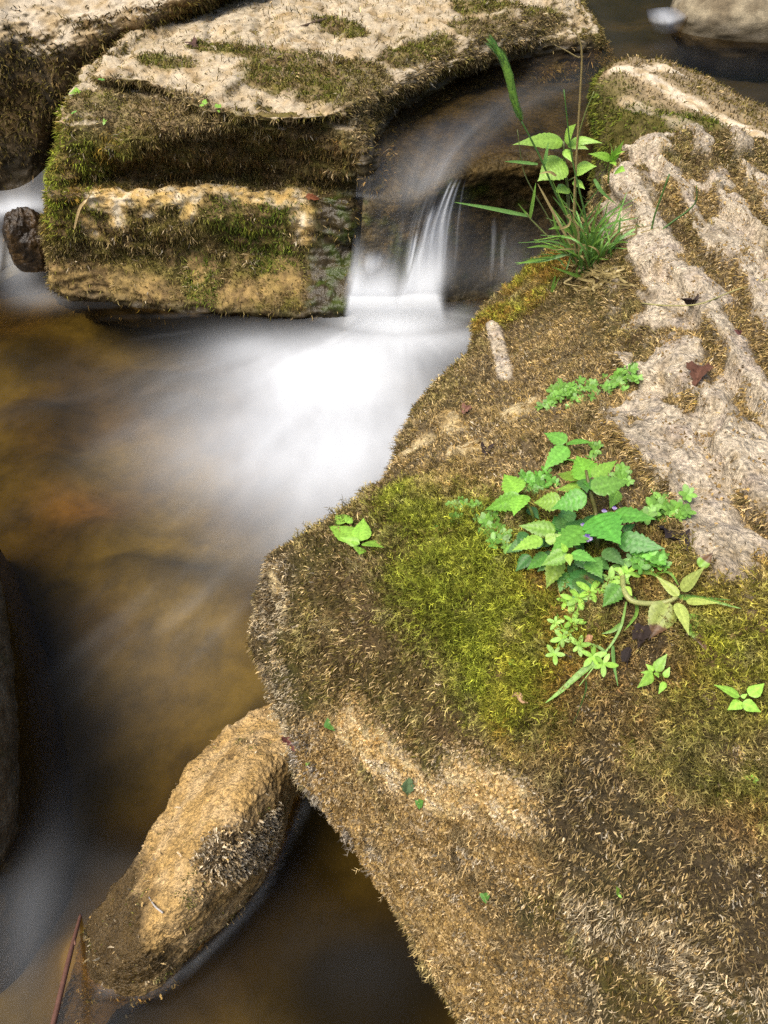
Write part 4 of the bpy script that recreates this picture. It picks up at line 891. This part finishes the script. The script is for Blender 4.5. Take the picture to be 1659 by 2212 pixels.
# chickweed mats and bedstraw
def mat_plant(label, f, spots, spread, n, col, r=.0058, h=(.004, .016), name='chickweed'):
    b = over(slab, *f(*spots[len(spots) // 2]), 0); p = plant(name, b, label, 'plant'); lm, sm = MB(), MB()
    path = catmull(np.array(spots, float), 60)
    for i in range(n):
        q = path[rng.integers(60)] + rng.normal(size=2) * spread; g = over(slab, *f(*q), 0); t = over(slab, *f(*(q + rng.normal(size=2) * spread * .2)), rng.uniform(*h))
        sm.tube([g, (g + t) / 2 + rng.normal(size=3) * .001, t], [.0005, .0004], col * .8, 4)
        bits(lm, t, UP * .6 + unit(CAMP - t) * .7 + rng.normal(size=3) * .25, r * rng.uniform(.7, 1.2), col * rng.uniform(.8, 1.15), int(rng.integers(4, 7)))
    sm.build('stem', M_leaf, p); lm.build('foliage', M_leaf, p); return p
CW = np.array((.18, .37, .06))
idn = lambda x, y: (x, y)
mat_plant('loose strip of tiny-leaved green chickweed beneath the grass tuft on the slab', idn, [(1185,868),(1215,845),(1260,852),(1300,835),(1345,820),(1372,800)], 11, 85, CW, .0062)
mat_plant('clump of round-leaved chickweed left of the bushy toothed plant', idn, [(985,1100),(1020,1105),(1055,1130),(1070,1150),(1085,1180)], 10, 60, CW * 1.0, .0062)
mat_plant('chickweed sprigs between the left and upper shoots of the bushy plant', idn, [(1120,1050),(1150,1045),(1170,1030),(1180,1060)], 12, 38, MG, .0055)
mat_plant('patch of chickweed and round leaves beside the black dead leaf right of the bushy plant', idn, [(1400,1120),(1425,1085),(1440,1105),(1470,1095),(1495,1080)], 9, 24, CW, .0075)
mat_plant('chickweed under the right-hand leaves of the bushy plant', idn, [(1370,1195),(1400,1200),(1430,1205),(1345,1220)], 9, 26, MG * 1.1, .0055)
mat_plant('thin chickweed stems above the bushy plant beside the three-leaved sprig', idn, [(1285,960),(1290,985),(1340,1015),(1345,1040)], 7, 16, CW, .0055)
c1p = lambda x, y: c1(x, y)
def bedstraw(label, stems, nodes, col=LG * .9):
    b = S_(*stems[0][0], 0); p = plant('bedstraw', b, label, 'plant'); lm = MB()
    for st_ in stems: stem(p, [S_(x, y, .006 + .004 * rng.random()) for x, y in st_], [.0006, .0005], col, n=20)
    for (x, y, r) in nodes:
        c = S_(x, y, .010); bits(lm, c, unit(CAMP - c) + UP * .5 + rng.normal(size=3) * .15, r, col, 5, .36, .15)
    lm.build('foliage', M_leaf, p)
bedstraw('trailing bedstraw with whorled leaves hanging below the bushy plant', [[(800,1180),(760,1280),(700,1370),(650,1480)],[(660,1200),(700,1310),(790,1410),(880,1490),(960,1530)],[(880,1490),(870,1420)]], [(760,1275,.009),(700,1375,.008),(800,1420,.008),(880,1485,.009),(945,1530,.009),(655,1470,.008),(660,1285,.006),(735,1345,.006)])
bedstraw('bedstraw shoots in front of the bushy plant beside its brown-spotted leaf', [[(1060,1010),(980,1080),(880,1110),(720,1160)]], [(870,1095,.011),(805,1135,.011),(770,1150,.010),(720,1155,.007),(990,1040,.010),(1060,1020,.008),(1090,985,.010)], LG)

# ---- grass
def PY(u, v, y):
    d = ray(u, v); return CAMP + d * (y / d[1])
def blade_geo(mb, pts, w, col, n=14, fold=.25, face=None):
    p = catmull(np.array(pts, float), n); t = np.linspace(0, 1, n); tan = np.gradient(p, axis=0); tan /= np.linalg.norm(tan, axis=1, keepdims=True)
    hint = unit(CAMP - p[n // 2]) + rng.normal(size=3) * .35 if face is None else face
    sd = np.cross(tan, hint); sd /= np.linalg.norm(sd, axis=1, keepdims=True); nm = np.cross(sd, tan)
    ww_ = (w * .5 * np.minimum(1, .55 + t * 2) * (1 - t ** 2.2) + .0002)[:, None]
    V = np.stack([p - sd * ww_, p - nm * ww_ * fold, p + sd * ww_], 1).reshape(-1, 3)
    i = np.arange(n * 3).reshape(n, 3); fs = np.stack([i[:-1, :-1], i[:-1, 1:], i[1:, 1:], i[1:, :-1]], -1).reshape(-1, 4).tolist()
    c = np.asarray(col) * (.8 + .35 * t[:, None]) if np.ndim(col) == 1 else col
    mb.v.append(V); mb.c.append(np.repeat(c, 3, 0)); [mb.f.extend(j + mb.n for j in f) for f in fs]; mb.s += [4] * len(fs); mb.n += n * 3
def blade(parent, pts, w, col, name='blade', **k):
    m = MB(); blade_geo(m, pts, w, col, **k); return m.build(name, M_leaf, parent)
c2 = crop(1097.2, 54.9, .3386)
gb = hit(slab, 1268, 590); GY = gb[1]
grass = plant('grass_tuft', gb, 'tall green grass tuft with seed stalks at the waterfall end of the mossy slab', 'grass')
G_ = lambda x, y, dy=0.: PY(*c2(x, y), GY + dy)
GRS = np.array((.19, .36, .06)); GRD = np.array((.10, .21, .05)); GRY = np.array((.38, .30, .13)); GRL = np.array((.20, .40, .10))
# stalks
stem(grass, [G_(535,1560), G_(500,1250,-.005), G_(455,1050,-.005), G_(405,820,0), G_(357,410,.0)], [0.00145, 0.00116, 0.00072], GRD, 'stalk', n=24)
stem(grass, [G_(520,1540), G_(400,1250), G_(300,1060), G_(200,830,.0), G_(80,600,.0)], [0.00145, 0.00130, 0.00102], GRD, 'stalk', n=24)
stem(grass, [G_(440,1540), G_(420,1250), G_(440,800), G_(462,420), G_(470,150), G_(420,20)], [0.00160, 0.00130, 0.00072], GRY, 'stalk', n=24)
stem(grass, [G_(470,150), G_(455,205), G_(370,160), G_(300,125)], [.0006, .0009, .0003], GRY * .8, 'stalk', n=12)
stem(grass, [G_(430,1300), G_(440,800), G_(480,600), G_(550,420)], [0.00087, 0.00116, 0.00058], np.array((.2, .24, .07)), 'stalk', n=16)
stem(grass, [G_(430,1500), G_(290,1380), G_(150,1240), G_(120,1200)], [0.00130, 0.00116, 0.00087], np.array((.24, .28, .10)), 'stalk', n=14)
stem(grass, [G_(400,1480), G_(260,1230), G_(130,1000), G_(90,880), G_(60,665)], [0.00087, 0.00072, 0.00043], np.array((.16, .2, .07)), 'stalk', n=16)
stem(grass, [G_(640,1560), G_(760,1470,-.01), G_(890,1370,-.02), G_(940,1200,-.02), G_(1030,950,-.02)], [0.00160, 0.00130, 0.00116], GRD * .9, 'stalk', n=20)
stem(grass, [G_(890,1370,-.02), G_(1040,1260,-.02), G_(1190,1140,-.02), G_(1205,1020,-.02)], [0.00145, 0.00116, 0.00043], GRD * .9, 'stalk', n=16)
# the green seed head
hp = catmull(np.array([G_(82,602), G_(40,470), G_(5,320), G_(-40,200), G_(-115,100)]), 26); m = MB()
m.tube(hp, [.002, .0042, .0050, .0038, .0008], GRS * 1.1, 8)
for i in range(420):
    t = rng.random() ** .8; q = hp[int(t * 25)]; d = unit(hp[min(int(t * 25) + 1, 25)] - hp[max(int(t * 25) - 1, 0)]); sdv = unit(np.cross(d, rng.normal(size=3)))
    L_ = .006 + .006 * rng.random(); a_ = q + sdv * .0035; b_ = a_ + (d * .95 + sdv * .2) * L_; w_ = np.cross(d, sdv) * .0008
    m.add([a_ - w_, a_ + w_, b_], [[0, 1, 2]], GRL * rng.uniform(.5, 1.1))
m.build('seed_head', M_leaf, grass)
for pts, w, col in (
  ([(860,1410),(900,1300),(830,1260)], .005, GRD), ([(890,1400),(880,1330),(815,1265)], .0055, GRD * 1.1), ([(780,1430),(900,1415),(1015,1440)], .0065, GRS), ([(900,1420),(1050,1395),(1165,1362)], .0055, GRD * 1.2),
  ([(930,1440),(830,1590),(760,1740),(740,1800)], .0065, GRL), ([(955,1440),(1030,1620),(1110,1790),(1180,1950)], .0065, GRL * .9), ([(530,1310),(600,1300),(670,1308)], .0045, GRS),
  ([(430,1330),(330,1290),(260,1300)], .0045, GRS), ([(450,1480),(250,1410),(120,1418)], .0035, GRS), ([(460,1430),(220,1500),(45,1515)], .004, GRL * .9), ([(300,1475),(150,1500),(55,1525)], .003, GRS),
  ([(190,885),(60,870),(-20,868)], .003, GRL), ([(130,1215),(-120,1165),(-340,1128)], .0042, GRL * 1.05), ([(140,1225),(100,1180),(65,1135)], .002, GRS), ([(140,1230),(160,1120),(178,1005)], .0045, GRS), ([(230,900),(245,820),(258,745)], .0042, GRL * .9),
  ([(600,1450),(690,1250),(760,1060)], .0045, GRL), ([(640,1450),(700,1350),(720,1200)], .0045, GRL), ([(520,1480),(590,1330),(640,1120)], .004, GRS), ([(560,1480),(690,1380),(790,1310),(870,1260)], .004, GRL),
  ([(500,1560),(430,1330),(280,980)], .004, GRS), ([(480,1500),(400,1200),(300,1060)], .0042, GRS), ([(470,1490),(380,1220),(285,1090)], .0042, GRD * 1.2), ([(450,1480),(330,1350),(280,1180)], .0045, GRS), ([(545,1500),(540,1300),(600,1100)], .0042, GRS),
  ([(580,1600),(700,1590),(915,1610)], .004, GRL * .8), ([(500,1620),(420,1590),(280,1540)], .0045, GRS), ([(530,1650),(500,1700),(470,1790)], .004, GRS), ([(590,1600),(620,1700),(640,1790)], .0045, GRL), ([(620,1620),(680,1690),(690,1760)], .004, GRS),
  ([(300,1600),(280,1700),(330,1600)], .003, GRS), ([(600,1560),(720,1620),(800,1590)], .004, GRS), ([(550,980),(600,1060),(690,1140)], .004, GRL), ([(700,1600),(800,1680),(870,1730)], .004, GRL)):
    n_ = len(pts); blade(grass, [G_(x, y, -.012 * (i / n_) * rng.uniform(-.5, 1.5)) for i, (x, y) in enumerate(pts)], w * 1.15, col * rng.uniform(.85, 1.15))
fine = MB()
for i in range(95):
    x0, y0 = 535 + rng.normal() * 60, 1545 + rng.normal() * 28; th = rng.normal() * .62 + .05; L_ = rng.uniform(140, 300) if rng.random() < .5 else rng.uniform(260, 560)
    cv = rng.uniform(.0, .55) * (1 if th > 0 else -1)
    pts = [(x0, y0), (x0 + math.sin(th) * L_ * .5, y0 - math.cos(th) * L_ * .55), (x0 + math.sin(th + cv) * L_ * 1.0, y0 - math.cos(th + cv) * L_)]
    w3 = [G_(x, y, rng.uniform(-.03, .03) * q) for q, (x, y) in enumerate(pts)]; wd = rng.uniform(.0019, .0034); cl_ = (GRS if rng.random() < .55 else (GRL if rng.random() < .7 else GRY)) * rng.uniform(.7, 1.2)
    if i < 60: blade(grass, w3, wd, cl_)
    else: blade_geo(fine, w3, wd * .8, cl_, n=9)
tag(fine.build('blade', M_leaf, grass), kind='stuff')
for i in range(34):
    x0, y0 = 560 + rng.normal() * 70, 1600 + rng.normal() * 25; a_ = rng.uniform(-2.8, 2.8); L_ = rng.uniform(80, 230)
    w0 = [over(slab, *c2(x0 + math.sin(a_ + rng.normal() * .4 * q) * L_ * f, y0 - math.cos(a_) * L_ * f * .7), h) for q, (f, h) in enumerate(((0, .004), (.4, .022), (.75, .016), (1, .006)))]
    blade(grass, w0, .003, GRY * rng.uniform(.8, 1.35), 'dry_blade')
for pts in ([(455,1480),(440,1280),(380,1220),(395,1205)], [(310,960),(265,935),(200,945)], [(330,1300),(390,1270),(398,1205)], [(620,1640),(590,1600),(560,1650)], [(735,1790),(700,1680),(685,1640)], [(400,1400),(250,1120),(190,1010)]):
    blade(grass, [G_(x, y, -.01) for x, y in pts], .003, GRY * 1.25, 'dry_blade')

# broad-leaved plant behind the tuft
DYB = .045
H_ = lambda x, y, dy=0.: PY(*c2(x, y), GY + DYB + dy)
b0 = H_(392, 1300); bl = plant('broad_leaved_plant', b0, 'upright plant with broad pale green leaves rising behind the grass tuft')
stem(bl, [b0, H_(380,1040), H_(362,900), H_(355,740)], [.0022, .0018, .0012], np.array((.2, .24, .09)))
stem(bl, [H_(365, 1000), H_(440, 960), H_(455,930)], [.001, .0008], ST, n=6)
for bx, by, tx, ty, w, dr, nn in ((352,742,45,742,.32,.30,None),(362,735,430,628,.55,.1,None),(395,745,595,735,.30,.42,None),(385,745,512,785,.46,.2,None),(362,862,190,990,.85,.12,None),(425,920,562,895,.62,.15,None),(385,1035,300,1060,.6,.2,None),(420,990,490,1040,.45,.2,None),(365,790,410,870,.5,.1,None)):
    B_, T_2 = H_(bx, by), H_(tx, ty, -.02)
    leaf(bl, B_, T_2, w, LG * np.array((1.15, 1.05, 1.3)), nrm=unit(CAMP - B_) * .75 + UP * .6, droop=dr, serr=.08, teeth=9, fold=.12)
b0 = H_(640, 1010, .03); cp = plant('seedling', b0, 'curled pale sprout between the grass tuft and the moss-sided rock', 'seedling')
stem(cp, [b0, H_(650, 900, .03), H_(690, 770, .03)], [.0013, .0009])
for bx, by, tx, ty, w in ((655,850,525,815,.3),(655,870,738,742,.28),(660,840,660,745,.35),(670,830,740,800,.35),(690,925,745,925,.8),(660,870,690,890,.5)):
    leaf(cp, H_(bx, by, .03), H_(tx, ty, .015), w, LG * 1.1, droop=.25)

# long grass stem lower down the slab, and the thin one at the right edge
def lone_grass(label, blades):
    b = S_(*blades[0][0][0], 0); p = plant('trailing_grass', b, label, 'grass')
    for pts, w, col in blades: blade(p, [S_(x, y, .010) for x, y in pts], w, col, n=20)
lone_grass('long thin grass stem with drooping blades lying on the moss below the bushy plant', [([(1080,1160),(1050,1300),(1000,1400),(930,1490),(800,1660)], .0016, GRS * 1.2), ([(1000,1420),(1005,1520),(1030,1660)], .003, GRL * .8), ([(900,1510),(800,1590),(690,1690),(600,1760)], .0045, GRS * 1.2), ([(1050,1290),(1000,1330),(935,1350)], .003, GRS), ([(1130,1130),(1140,1230),(1070,1330)], .0035, GRS * 1.2), ([(840,1620),(835,1700),(760,1900)], .003, GRL * .7), ([(960,1460),(900,1420),(850,1410)], .002, GRS)])
lone_grass('two thin grass blades running to the right edge past the yellowing plant', [([(1130,990),(1250,1000),(1380,1110),(1440,1130)], .0022, GRS), ([(1380,1130),(1480,1130),(1700,1150)], .0028, GRL * .8), ([(1400,1140),(1560,1150),(1760,1200)], .0028, GRS), ([(1260,990),(1340,990),(1400,1080)], .0022, GRS)])
b0 = over(slab, 1385, 655, .003); p = plant('dry_stalk', b0, 'long dry straw stalk lying across the pale ribs at the right edge', 'straw')
stem(p, [b0] + [over(slab, u, v, h) for u, v, h in ((1440,660,.008),(1510,657,.012),(1580,630,.014),(1680,595,.014))], [.0009, .0007], np.array((.36, .33, .14)), mat=M_dry)
b0 = over(block, 165, 486, .004); p = plant('dry_stalk', b0, 'bent pale straw hanging over the left end of the ledge of the layered boulder', 'straw')
blade(p, [over(block, u, v, h) for u, v, h in ((160,495,.006),(172,450,.02),(190,428,.022),(206,400,.015))], .006, STRAW * 1.1, 'stalk')

# ---- twigs and dead leaves
tw_ = MB(); pts = [P(175,1975,-.02), P(160,2030,-.005), P(140,2110,.01), P(112,2225,.02), P(90,2300,.03)]
tw_.tube(pts, [.0018, .0026, .003, .0032], (.10, .045, .03), 7, 30); tw_.tube([pts[1], pts[1] + np.array([.004, -.006, .004])], [.0022, .001], (.16, .08, .05), 6)
tag(tw_.build('twig', M_twig), 'thin reddish twig standing in the water at the bottom left corner', 'twig')
tw_ = MB(); tw_.tube([over(log, 322, 1938, .003), over(log, 335, 1958, .005), over(log, 352, 1972, .003)], [.0008, .001], (.36, .33, .30), 6, 10)
tag(tw_.build('twig', M_twig), 'tiny pale grey twig on the crusty rock', 'twig')
tw_ = MB(); tw_.tube([over(block, 650, 58, .008), over(block, 690, 46, .012), over(block, 728, 34, .01)], [.003, .004, .002], (.08, .05, .03), 6, 12); tw_.tube([over(block, 690, 46, .012), over(block, 705, 30, .015)], [.003, .001], (.08, .05, .03), 6, 6)
tag(tw_.build('twig', M_twig), 'dark bit of twig on the pale top of the layered boulder', 'twig')
def dead_leaf(k, u0, v0, u1, v1, w, col, label, h=.006):
    V, C = leaf_geo(over(k, u0, v0, h), over(k, u1, v1, h * 1.3), w, col, fold=.9, droop=.5, twist=.5, serr=.3, teeth=5)
    V = V + fbm(V, 140, 2)[..., None] * .004
    tag(grid_mesh('dead_leaf', V, M_dry, col=C.reshape(-1, 3)), label, 'dead leaf')
dead_leaf(slab, 1512, 795, 1502, 830, .8, (.12, .055, .035), 'crumpled dark red-brown leaf between the pale ribs on the slab')
dead_leaf(slab, 998, 888, 1018, 880, .9, (.22, .11, .08), 'small curled brown leaf near the waterfall edge of the slab')
dead_leaf(slab, 1052, 965, 1047, 985, .5, (.05, .035, .03), 'black shrivelled leaf scrap above the green moss')
dead_leaf(slab, 1430, 1150, 1490, 1180, .5, (.03, .022, .022), 'black rotted leaf right of the bushy plant', .008)
dead_leaf(slab, 1390, 1350, 1378, 1400, .7, (.035, .024, .020), 'black rotted leaf beneath the yellowing plant', .006)
dead_leaf(slab, 1362, 1400, 1350, 1440, .5, (.03, .022, .02), 'shrivelled black leaf left of the small seedling', .006)
dead_leaf(slab, 1505, 650, 1485, 660, .8, (.05, .035, .03), 'dark curled leaf scrap where the dry stalk crosses the ribs')
dead_leaf(slab, 1218, 1412, 1232, 1420, .5, (.06, .045, .05), 'small dark leaf scrap in the moss beside the bedstraw')
dead_leaf(slab, 1270, 1370, 1282, 1400, .3, (.36, .20, .11), 'narrow tan leaf sliver on the moss left of the grass stem')
dead_leaf(slab, 1600, 722, 1585, 712, .7, (.10, .04, .035), 'small dark red leaf high on the pale ribs')
dead_leaf(slab, 1110, 1497, 1140, 1512, .25, (.38, .24, .14), 'thin tan sliver on the brown moss beside the green moss')
dead_leaf(slab, 884, 1680, 880, 1722, .45, (.085, .13, .06), 'dark blue-green liverwort strip hanging on the slab below the bright ledge', .004)
dead_leaf(slab, 612, 1598, 634, 1620, .5, (.16, .06, .05), 'reddish leaf scrap caught between the slab and the crusty rock', .004)
dead_leaf(block, 660, 425, 690, 430, .35, (.20, .07, .03), 'reddish leaf at the wet right end of the ledge', .006)
dead_leaf(block, 412, 92, 425, 102, .7, (.09, .05, .04), 'dark leaf on the pale top of the layered boulder', .008)
